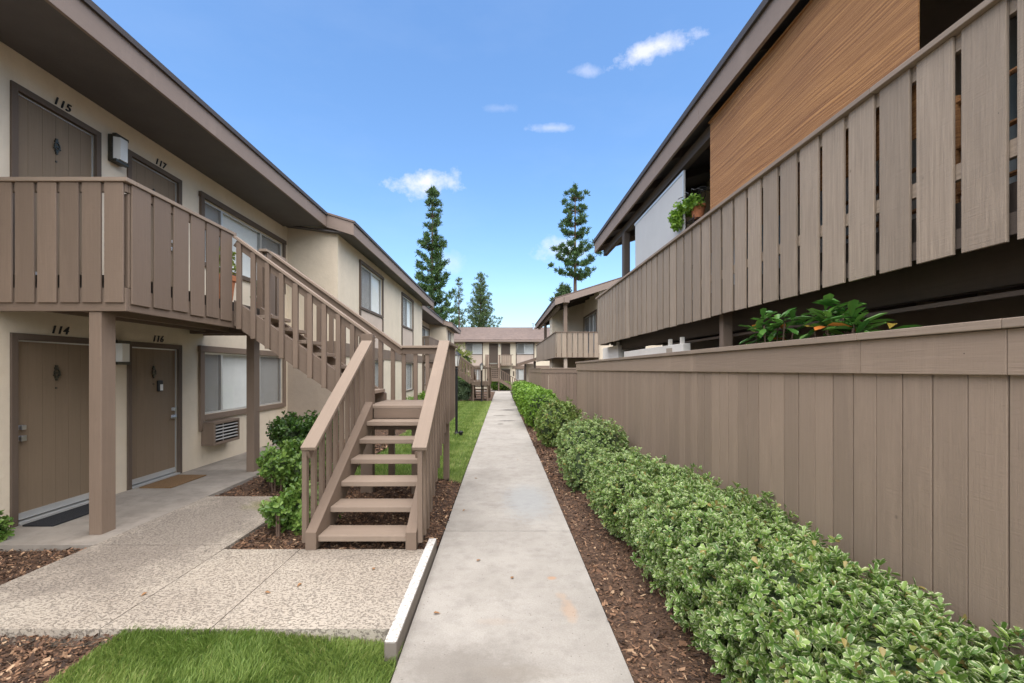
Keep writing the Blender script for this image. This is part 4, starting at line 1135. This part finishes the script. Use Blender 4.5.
# stand with pot on the balcony
def plant_stand():
    t = thing('plant_stand', 'black wire plant stand in the opening of the right balcony', 'plant stand', (2.86, 6.66, 2.78))
    m = MB(); x, y = 2.86, 6.66
    for dx, dy in ((-.11, -.14), (.11, -.14), (-.11, .14), (.11, .14)): m.tube([(x + dx, y + dy, 2.78), (x + dx, y + dy, 4.02)], .008, 6)
    for z in (3.3, 3.98):
        m.beam((x - .11, y - .14, z), (x - .11, y + .14, z), .012, .012); m.beam((x + .11, y - .14, z), (x + .11, y + .14, z), .012, .012)
        for k in range(5): m.beam((x - .11, y - .14 + k * .07, z), (x + .11, y - .14 + k * .07, z), .01, .008)
    m.build('frame', M['black'], t)
    m = MB()
    for k in range(9):
        a = k * .7; p = [(x, y, 4.35)]
        for q in range(1, 8): p.append((x + math.cos(a + q * .25) * .04 * q, y + math.sin(a + q * .25) * .045 * q, 4.35 + .035 * q - .006 * q * q + random.uniform(-.015, .015)))
        m.tube(p, .006, 5)
    m.build('wire_scrolls', M['black'], t)
plant_stand()
c = (2.86, 6.64, 3.995)
t = thing('potted_plant', 'trailing light green plant in a terracotta pot on the right balcony', 'potted plant', c)
pot(t, c, .105, .2)
P1, n1 = super_pts(150, (2.80, 6.70, 4.21), (.15, .24, .10), 2, -1, .2, .7)
P2, n2 = super_pts(110, (2.64, 6.86, 4.08), (.07, .14, .22), 2, -1, .25, .9)
V, Q, U = rosettes(np.concatenate([P1, P2]), np.concatenate([n1, n2]), 5, .06, .02, .0, .7); quads_obj('foliage', V, Q, U, M['boxleaf'], t)
# rattan rack seen through the gaps
t = thing('rattan_rack', 'rattan frame glimpsed between the right balcony boards', 'rack', (3.1, 3.2, 2.78))
m = MB()
for yy in (2.4, 3.0, 3.6, 4.2): m.tube([(3.0, yy, 2.78), (3.0, yy, 3.6)], .018, 6)
for z in (2.95, 3.25, 3.55): m.tube([(3.0, 2.4, z), (3.0, 4.2, z)], .016, 6)
for yy in (2.4, 3.0, 3.6): m.tube([(3.01, yy, 2.95), (3.01, yy + .6, 3.25)], .012, 6); m.tube([(3.01, yy + .6, 2.95), (3.01, yy, 3.25)], .012, 6)
m.build('cane_frame', M['woven'], t)
# white half walls under the balcony
t = thing('patio_wall', 'long white half wall under the right balcony behind the fence', 'half wall', (3.05, 9, 0), 'white half walls')
m = MB(); m.box(2.75, 2.87, 6.92, 10.25, 0, 2.20); m.build('wall', M['white_wall'], t, .01)
m = MB()
for yy in (7.0, 7.5): box1('bracket', M['white_wall'], t, (2.76, 2.81, yy, yy + .06, 2.201, 2.30))
m = MB(); m.box(2.742, 2.748, 7.35, 7.6, 2.06, 2.15); m.build('vent', M['stucco_tan'], t)
t = thing('patio_wall', 'short taller white half wall at the far corner under the right balcony', 'half wall', (3.05, 12.5, 0), 'white half walls')
m = MB(); m.box(2.9, 3.6, 11.4, 13.1, 0, 2.41); m.build('wall', M['white_wall'], t, .01)
box1('bracket', M['white_wall'], t, (2.91, 2.97, 11.5, 11.56, 2.411, 2.50))

# leafy plants behind the fence
def tropical(label, x, y, ztop, n, spread):
    t = thing('leafy_plant', label, 'plant', (x, y, 0), 'broad leaved plants above the fence')
    m = MB(); Ps = []; 
    for k in range(n):
        a = 2.4 * k; r = spread * math.sqrt((k + .5) / n)
        p = (x + r * .55 * math.cos(a), y + r * math.sin(a), ztop - random.uniform(.05, .14) - .10 * (r / spread))
        m.tube([(x + random.uniform(-.04, .04), y + random.uniform(-.05, .05), 0), (x + (p[0] - x) * .4, y + (p[1] - y) * .4, p[2] * .6), p], [.014, .011, .006], 6); Ps.append(p)
    m.build('stem', M['trunk'], t)
    P = np.array(Ps); Vs = [];
    V, Q, U = rosettes(P, np.tile([[-.1, 0, 1.]], (len(P), 1)), 11, .18, .030, .5, .25, (.9, 1.95))
    quads_obj('foliage', V, Q, U, M['tropic'], t)
tropical('broad leaved plant above the fence, the left one nearer the post', 2.52, 4.22, 2.33, 7, .25)
tropical('broad leaved plant above the fence, the right larger one', 2.50, 3.38, 2.31, 9, .27)
tropical('low leaf tip just showing over the fence to the right of the plants', 2.42, 2.88, 2.12, 2, .08)

# ------------------------------------------------------------------ right building 2
R2 = thing('apartment_building', 'distant right building with a corner balcony and sloping eave', 'building', (6, 28, -.15))
z0 = -.15
m = MB(); FB = Face('X', 4.75, -1)
wall_panel(m, 'X', 4.75, 22.3, 26.5, z0, 5.95, [(22.75, 26.2, 2.6, 4.75)], .2)
wall_panel(m, 'Y', 26.5, 2.9, 4.75, z0, 5.75, [], .2)
wall_panel(m, 'X', 2.9, 26.7, 27.7, z0, 5.2, [], .2)
wall_panel(m, 'X', 4.4, 27.7, 34.5, z0, 5.6, [], .2)
wall_panel(m, 'Y', 22.3, 4.95, 13, z0, 6.0, [(5.6, 7.4, 3.4, 4.7)], .2)
wall_panel(m, 'Y', 34.3, 4.4, 13, z0, 5.6, [], .2)
m.build('wall', M['stucco'], R2, merge=True)
window(FB, R2, 22.75, 26.2, 2.6, 4.75, [(.33, 'grey'), (.62, 'grey'), (1, 'screen')], .06, 'darktrim', bev=0)
window(Face('Y', 22.3, -1), R2, 5.6, 7.4, 3.4, 4.7, [(.5, 'screen'), (1, 'white')], .08, 'darktrim', bev=0)
m = MB(); m.box(2.68, 4.74, 22.25, 34.7, 2.46, 2.6); b = m.build('balcony', M['shadebeam'], R2)
m = MB(); m.box(2.642, 2.68, 22.24, 34.8, 2.38, 2.6); m.box(2.682, 4.745, 22.2, 22.24, 2.38, 2.6); m.build('rim_beam', M['wood'], b)
m = MB(); y = 22.25
while y < 34.7: m.box(2.618, 2.64, y + .01, y + .262, 2.39, 3.60); y += .2715
x = 2.65
while x < 4.7: m.box(x + .02, x + .232, 22.172, 22.194, 2.39, 3.60); x += .262
m.build('railing_boards', M['slat'], b)
m = MB(); m.box(2.58, 2.72, 22.14, 34.85, 3.603, 3.645); m.box(2.722, 4.745, 22.14, 22.27, 3.603, 3.645); m.build('top_rail', M['wood'], b)
m = MB(); m.box(3.03, 3.2, 22.3, 22.46, 2.6, 5.3); m.build('balcony_post', M['wood'], R2)
m = MB(); m.box(3.04, 3.2, 22.3, 22.46, z0, 2.379); m.build('balcony_post', M['stucco_tan'], R2)
m = MB(); m.box(2.75, 2.92, 29.6, 29.8, 2.6, 5.0); m.build('balcony_post', M['darktrim'], R2)
m = MB(); m.box(3.0, 3.24, 21.84, 22.5, 5.02, 5.30); m.box(2.75, 2.9, 22.6, 34.6, 4.84, 5.02); m.build('beam', M['fascia'], R2)
right_roof(R2, 2.55, 5.22, 21.9, 35.0, near_rake=True)
# lean-to roof by the end of the path
t = thing('entry_canopy', 'small sloping timber canopy on posts by the end of the right fence', 'canopy', (1.9, 37.5, -.25))
m = MB(); m.prism([(1.22, 36.9, 2.24), (2.95, 36.9, 2.78), (2.95, 36.9, 2.83), (1.22, 36.9, 2.29)], (0, 2.6, 0), .5); m.build('roof', M['shingle'], t)
m = MB(); m.prism([(1.25, 36.88, 2.04), (2.95, 36.88, 2.57), (2.95, 36.88, 2.78), (1.25, 36.88, 2.24)], (0, .04, 0)); m.box(1.25, 1.29, 36.922, 39.4, 2.04, 2.24); m.build('fascia', M['wood'], t)
for x in (1.82, 2.6):
    m = MB(); m.box(x, x + .17, 37.1, 37.27, -.25, 2.24 if x < 2 else 2.48); m.build('post', M['shadebeam'], t)
m = MB(); m.box(2.1, 2.9, 39.2, 39.3, -.25, 2.3); m.build('side_panel', M['stucco'], t)

# ------------------------------------------------------------------ far building across the end
FBk = thing('apartment_building', 'building across the end of the path with a brown shingle roof', 'building', (0, 50, -.3))
m = MB(); YF = 48.0; FF = Face('Y', YF, -1); zg = -.3
ups = [(-3.75, -2.1), (1.55, 3.32)]; drs = [(-1.37, -.42), (-.1, .87)]
los = [(-3.2, -2.3), (1.5, 2.3)]
more = [(-8.2, -6.4), (6.6, 8.4), (-12.5, -10.8), (11, 12.7)]
hol = [(a, b, 3.42, 4.55) for a, b in ups + more] + [(a, b, 2.42, 4.55) for a, b in drs] + [(a, b, .72, 1.82) for a, b in los + more] + [(a, b, zg + .15, 1.85) for a, b in drs]
wall_panel(m, 'Y', YF, -15, 15, zg - .1, 4.75, hol, .2)
wall_panel(m, 'X', -15, YF + .2, 58, zg - .1, 4.75, [], .2); wall_panel(m, 'X', 14.8, YF + .2, 58, zg - .1, 4.75, [], .2)
m.build('wall', M['stucco_far'], FBk, merge=True)
for i, (a, b) in enumerate(ups + more):
    window(FF, FBk, a, b, 3.42, 4.55, [(.4 if i != 1 else .45, 'grey'), (1, 'white')], .09, 'darktrim', bev=0)
    m = MB(); FF.box(m, a + .0, b, 2.21, 3.33, 0, .02); m.build('infill_panel', M['stucco_pink'], FBk)
    m = MB(); FF.box(m, a - .09, a - .002, 2.21, 3.335, 0, .045); FF.box(m, b + .002, b + .09, 2.21, 3.335, 0, .045); m.build('panel_trim', M['darktrim'], FBk)
for a, b in los + more: window(FF, FBk, a, b, .72, 1.82, [(.35, 'grey'), (1, 'white')], .07, 'wood', bev=0)
for a, b in drs:
    door(FF, FBk, a + .002, b - .002, 2.42, 4.548, 1, far=True); door(FF, FBk, a + .002, b - .002, zg + .15, 1.848, 1, far=True)
m = MB(); FF.box(m, -15, -1.75, 1.90, 2.205, .002, .05); FF.box(m, 1.1, 15, 1.90, 2.205, .002, .05); m.build('band_board', M['wood'], FBk)
m = MB(); FF.box(m, 1.16, 1.3, 1.1, 1.62, 0, .03); m.build('notice_plate', M['darktrim'], FBk)
m = MB(); FF.box(m, -.32, -.2, 4.2, 4.42, 0, .1); m.build('porch_light', M['globe'], FBk)
m = MB(); ye, yr = 46.9, 52.6; ze, zr = 4.84, 6.62
m.prism([(-16, ye, ze), (-16, ye, ze + .06), (-16, yr, zr + .06), (-16, yr, zr)], (32, 0, 0), .5); m.prism([(-16, yr, zr), (-16, yr, zr + .06), (-16, 59, ze - .1), (-16, 59, ze - .16)], (32, 0, 0), .5)
rf = m.build('roof', M['shingle'], FBk)
m = MB(); m.box(-16, 16, ye - .0, ye + .04, ze - .17, ze - .002); m.build('fascia', M['fascia'], rf)
m = MB(); m.box(-15.9, 15.9, ye + .042, YF - .001, ze - .15, ze - .12); m.build('soffit', M['soffit'], rf)
m = MB(); m.tube([(3.55, 51.6, 6.3), (3.55, 51.6, 7.0)], .09, 8); m.lathe((3.55, 51.6, 7.0), [(.14, 0), (.14, .1), (.03, .16)], 8); m.build('vent_pipe', M['metal'], rf)
# its balcony and stairs
m = MB(); m.box(-1.75, 1.1, 46.75, 47.998, 2.28, 2.42); b = m.build('balcony', M['shadebeam'], FBk)
m = MB(); m.box(-1.75, -1.35, 46.7, 46.748, 2.18, 3.34); x = -.08
while x < 1.0: m.box(x, x + .16, 46.72, 46.748, 2.2, 3.28); x += .185
m.build('railing_boards', M['slat'], b)
m = MB(); m.box(-.12, 1.15, 46.68, 46.79, 3.285, 3.33); m.build('top_rail', M['wood'], b)
for x in (-1.55, -.30, ):
    m = MB(); m.box(x, x + .14, 46.45, 46.6, zg, 3.3); m.build('balcony_post', M['wood'], b)
t = thing('exterior_staircase', 'far wooden staircase turning down to the right below the brown roofed building', 'staircase', (0, 45, -.3), 'wooden staircases')
zl = .95
for i in range(7):
    m = MB(); z = zl + .19 * (i + 1); m.box(-1.35, -.35, 45.0 + i * .25, 45.28 + i * .25, z - .05, z); m.build('tread', M['rail'], t)
for x in (-1.4, -.349):
    m = MB(); m.prism([(x, 44.95, zl + .12), (x, 46.72, zl + .12 + 1.35), (x, 46.72, zl + 1.12), (x, 44.95, zl - .2)], (.045, 0, 0)); m.build('stringer', M['wood'], t)
    m = MB(); m.beam((x + .02, 44.9, 1.95), (x + .02, 46.7, 3.3), .1, .05); m.build('handrail', M['wood'], t)
    for k in range(6):
        m = MB(); y = 45.1 + k * .28; m.box(x, x + .045, y, y + .06, zl + (y - 45) * .76 - .1, 1.95 + (y - 44.9) * .75 - .02); m.build('baluster', M['wood'], t)
m = MB(); m.box(-1.45, -.3, 43.95, 44.95, zl - .15, zl); m.build('landing', M['rail'], t)
m = MB(); m.box(-1.45, -.3, 43.9, 43.948, zl - .3, zl - .02); m.build('landing_frame', M['wood'], t)
m = MB(); m.box(-1.45, -.25, 43.9, 43.99, 1.84, 1.9); m.build('handrail', M['wood'], t)
for k in range(7):
    m = MB(); x = -1.35 + k * .16; m.box(x, x + .05, 43.92, 43.97, zl - .02, 1.838); m.build('baluster', M['wood'], t)
for x, y in ((-1.45, 43.9), (-1.45, 44.8), (-.4, 44.8), (-.36, 43.97)):
    m = MB(); m.box(x, x + .1, y, y + .1, zg, zl - .31 if x > -1.4 else 3.0 if y < 44 else .6); m.build('post', M['wood'], t)
for k in range(6):
    m = MB(); x = -.29 + k * .28; z = zl - .18 * (k + 1); m.box(x, x + .3, 44.02, 44.9, z - .05, z); m.build('tread', M['rail'], t)
for y in (43.95, 44.9):
    m = MB(); m.prism([(-.3, y, zl + .02), (1.5, y, -.15), (1.5, y, -.3), (1.25, y, -.3), (-.3, y, zl - .3)], (0, .045, 0)); m.build('stringer', M['wood'], t)
    m = MB(); m.beam((-.3, y + .02, 1.87), (1.5, y + .02, .75), .1, .05); m.build('handrail', M['wood'], t)
    for k in range(9):
        m = MB(); x = -.2 + k * .2; m.box(x, x + .055, y - .03, y - .002, zl - .15 - (x + .3) * .63, 1.86 - (x + .3) * .622); m.build('baluster', M['wood'], t)

# ------------------------------------------------------------------ trees
def needles(P, Nv, n, L, W):
    k = len(P); Pp = np.repeat(P, n, 0)
    D = norm(RNG.normal(0, 1, (k * n, 3)) + np.repeat(Nv, n, 0) * 1.2)
    Nn = norm(np.cross(D, RNG.normal(0, 1, (k * n, 3))))
    return leaves(Pp + RNG.normal(0, L * .22, (k * n, 3)), D, Nn, L * RNG.uniform(.6, 1.2, k * n), W * RNG.uniform(.7, 1.2, k * n), 0, 0, (.4, .7, 1, .8))
def conifer(label, x, y, ztop, zlow, prof, whorl, mat, name='pine_tree', clump=.5, gap=1.0, seed=1, dense=26, L=.42, nb=6, upc=.45):
    random.seed(seed); zb = gz(y)
    t = thing(name, label, 'tree', (x, y, zb), 'tall conifers behind the buildings')
    tr = MB(); Ht = ztop - zb; bend = [random.uniform(-.15, .15) for _ in range(2)]
    tx = lambda z: x + bend[0] * math.sin((z - zb) / Ht * 3); ty = lambda z: y + bend[1] * math.sin((z - zb) / Ht * 2.5)
    tr.tube([(tx(zb + Ht * i / 12), ty(zb + Ht * i / 12), zb + Ht * i / 12) for i in range(13)], [.02 + .30 * (1 - i / 12) * (Ht / 20) for i in range(13)], 10)
    tr.build('trunk', M['trunk'], t, smooth=True)
    lm = MB(); Ps = []; Ns = []
    z = zlow; ph = 0
    while z < ztop - .4:
        f = (z - zlow) / (ztop - zlow); R = prof(f)
        for k in range(nb):
            a = ph + k * 2 * math.pi / nb + random.uniform(-.35, .35)
            r = R * random.uniform(.55, 1.15)
            if random.random() < .12 * gap: continue
            z1 = z + random.uniform(-.15, .15) * whorl
            pts = []
            for q in range(5):
                s = q / 4; pts.append((tx(z1) + math.cos(a) * r * s, ty(z1) + math.sin(a) * r * s, z1 - .10 * r * math.sin(s * 3.1) + upc * r * s ** 2.2))
            lm.tube(pts, [.05, .04, .03, .02, .012], 5)
            ncl = max(1, int(r / (clump * .75)))
            for c in range(ncl):
                s = 1 - c * .75 * clump / r - random.uniform(0, .1)
                if s < .22: continue
                i0 = min(3, int(s * 4)); w = s * 4 - i0
                p = np.array(pts[i0]) * (1 - w) + np.array(pts[i0 + 1]) * w
                for e in range(3):
                    Ps.append(p + np.array([random.gauss(0, clump * .38), random.gauss(0, clump * .38), random.uniform(-.05, .32) * clump])); Ns.append((math.cos(a) * .3, math.sin(a) * .3, .9))
        z += whorl * random.uniform(.85, 1.15); ph += .5
    for q in range(5): Ps.append(np.array([x, y, ztop - .15 * q])); Ns.append((0, 0, 1.))
    lm.build('branches', M['trunk'], t)
    V, Q, U = needles(np.array(Ps), np.array(Ns), dense, L, L * .10); quads_obj('crown', V, Q, U, M[mat], t)
    return t
conifer('tallest dark pine standing behind the left row of buildings', -7.6, 50, 21.5, 6.0, lambda f: 2.5 * (1 - f) ** 1.05 + .45, 1.15, 'needle', clump=.55, gap=1.2, seed=3, dense=34, L=.42)
conifer('thin sparse conifer between the two fuller trees behind the left roof', -6.0, 63, 14.4, 4, lambda f: 1.7 * (1 - f) ** .9 + .15, .8, 'needle2', clump=.4, gap=3, seed=5, dense=12, L=.3, nb=6, upc=.7)
conifer('broad conical conifer behind the brown roof of the far building', -3.05, 66, 15.8, 5, lambda f: 3.3 * (1 - f) ** 1.0 + .1, .62, 'needle2', clump=.42, gap=1.8, seed=8, dense=13, L=.3, nb=10, upc=.8)
conifer('tall pine with separate tufted tiers above the distant right building', 8.05, 50, 21.9, 12.0, lambda f: (2.3 * (1 - f) ** .7 + .35), 1.5, 'needle', clump=.62, gap=1.2, seed=12, dense=44, L=.38)
conifer('low pine top just over the roof of the distant right building', 6.9, 52, 11.3, 8, lambda f: .9 * (1 - f) ** .4 + .2, .6, 'needle2', clump=.5, seed=15, dense=26, L=.5)
# a little leaf litter on the paving
random.seed(21)
lit = [(-.50, 5.77), (.1, 3.95), (-.2, 4.3), (-1.75, 3.45), (-1.6, 3.55), (-1.1, 3.9), (.3, 9.1), (-.4, 7.5), (-.45, 3.35), (-2.7, 3.4)]
for i, (x, y) in enumerate(lit):
    a = random.uniform(0, 6.28); z = (Zt if x < -.7 else gz(y)) + .004
    V, Q, U = leaves(np.array([[x, y, z]]), np.array([[math.cos(a), math.sin(a), .05]]), np.array([[0, 0, 1.]]), np.array([.055]), np.array([.014]), .5, -.05)
    o = quads_obj('fallen_leaf', V, Q, U, M['dryleaf']); tag(o, 'dry brown fallen leaf on the %s' % ('terrace' if x < -.7 else 'concrete path'), 'leaf', 'fallen leaves on the %s' % ('terrace' if x < -.7 else 'path'))

# ------------------------------------------------------------------ world and light
SUN_EL, SUN_AZ = math.radians(68), math.radians(172)   # azimuth from +Y towards +X
w = bpy.data.worlds.new('World'); S.world = w; w.use_nodes = True; nt = w.node_tree
bg = nt.nodes['Background']; sky = nt.nodes.new('ShaderNodeTexSky'); sky.sky_type = 'NISHITA'; sky.sun_disc = False
sky.sun_elevation = SUN_EL; sky.sun_rotation = SUN_AZ; sky.altitude = 0; sky.air_density = 1.0; sky.dust_density = 1.3; sky.ozone_density = 3
bg.inputs['Strength'].default_value = .05
gen = nt.nodes.new('ShaderNodeTexCoord').outputs['Generated']
def dirv(px, py):
    return Vector(((px - 502) / F, 1, (369.5 - py) / F)).normalized()
sp = nt.nodes.new('ShaderNodeSeparateXYZ'); nt.links.new(gen, sp.inputs[0])
# project the direction on the plane y=1 (clouds ahead only)
gx = math_(nt, 'DIVIDE', sp.outputs[0], math_(nt, 'MAXIMUM', sp.outputs[1], .05)); gzv = math_(nt, 'DIVIDE', sp.outputs[2], math_(nt, 'MAXIMUM', sp.outputs[1], .05))
cn = noise(nt, mapping(nt, gen, (14, 14, 20)), 1.0, 8, .62)
cn2 = noise(nt, mapping(nt, gen, (50, 50, 60)), 1.0, 6, .65)
tot = None
for (px, py, rx, ry, ang, amt) in ((660, 46, 36, 9, .36, .75), (421, 183, 33, 11, .08, .85), (552, 128, 22, 4, 0, .35), (587, 71, 10, 5, 0, .3), (565, 250, 26, 11, -.1, .6), (445, 262, 14, 9, 0, .25), (500, 108, 14, 4, 0, .15)):
    cx, cz = (px - 502) / F, (369.5 - py) / F
    ux = math_(nt, 'SUBTRACT', gx, cx); uz = math_(nt, 'SUBTRACT', gzv, cz)
    ca, sa = math.cos(ang), math.sin(ang)
    a = math_(nt, 'ADD', math_(nt, 'MULTIPLY', ux, ca * F / rx), math_(nt, 'MULTIPLY', uz, sa * F / rx))
    b = math_(nt, 'ADD', math_(nt, 'MULTIPLY', ux, -sa * F / ry), math_(nt, 'MULTIPLY', uz, ca * F / ry))
    d = math_(nt, 'ADD', math_(nt, 'MULTIPLY', a, a), math_(nt, 'MULTIPLY', b, b))
    d = math_(nt, 'ADD', math_(nt, 'SQRT', d), math_(nt, 'ADD', math_(nt, 'MULTIPLY', math_(nt, 'SUBTRACT', cn, .5), 2.8), math_(nt, 'MULTIPLY', math_(nt, 'SUBTRACT', cn2, .5), 1.6)))
    mk = ramp(nt, d, .1, 1.35, amt, 0)
    tot = mk if tot is None else math_(nt, 'MAXIMUM', tot, mk)
front = math_(nt, 'GREATER_THAN', sp.outputs[1], .1)
tot = math_(nt, 'MULTIPLY', tot, front)
hs = nt.nodes.new('ShaderNodeHueSaturation'); hs.inputs['Saturation'].default_value = 1.15; hs.inputs['Value'].default_value = 1.55; hs.inputs['Hue'].default_value = .499
nt.links.new(sky.outputs[0], hs.inputs['Color'])
wisp = ramp(nt, noise(nt, mapping(nt, gen, (3, 3, 9)), 1.0, 6, .6), .45, .8, 0, .12)
skyc = mixc(nt, math_(nt, 'MULTIPLY', wisp, .4), hs.outputs[0], (6.5, 6.9, 7.6))
nt.links.new(mixc(nt, tot, skyc, (6.3, 6.2, 6.8)), bg.inputs['Color'])
L = bpy.data.lights.new('sun', 'SUN'); L.energy = 2.0; L.angle = math.radians(120); L.color = (1, .905, .765)
lo = bpy.data.objects.new('sun', L); COL.objects.link(lo)
sd = Vector((math.sin(SUN_AZ) * math.cos(SUN_EL), math.cos(SUN_AZ) * math.cos(SUN_EL), math.sin(SUN_EL)))
lo.rotation_euler = (-sd).to_track_quat('-Z', 'Y').to_euler(); lo.location = (0, 0, 30)

# ------------------------------------------------------------------ camera
cam = bpy.data.cameras.new('camera'); co = bpy.data.objects.new('camera', cam); COL.objects.link(co)
co.location = (0, 0, H); co.rotation_euler = (math.pi / 2, 0, 0)
cam.sensor_width = 36; cam.lens = 36 * F / 1024
cam.shift_x = 10 / 1024; cam.shift_y = (369.5 - 341.5) / 1024
cam.clip_end = 2000; cam.clip_start = .05
S.camera = co
S.view_settings.view_transform = 'Standard'; S.view_settings.look = 'None'; S.view_settings.gamma = 1
S.view_settings.exposure = 1.92
S.cycles.max_bounces = 8; S.cycles.transparent_max_bounces = 12
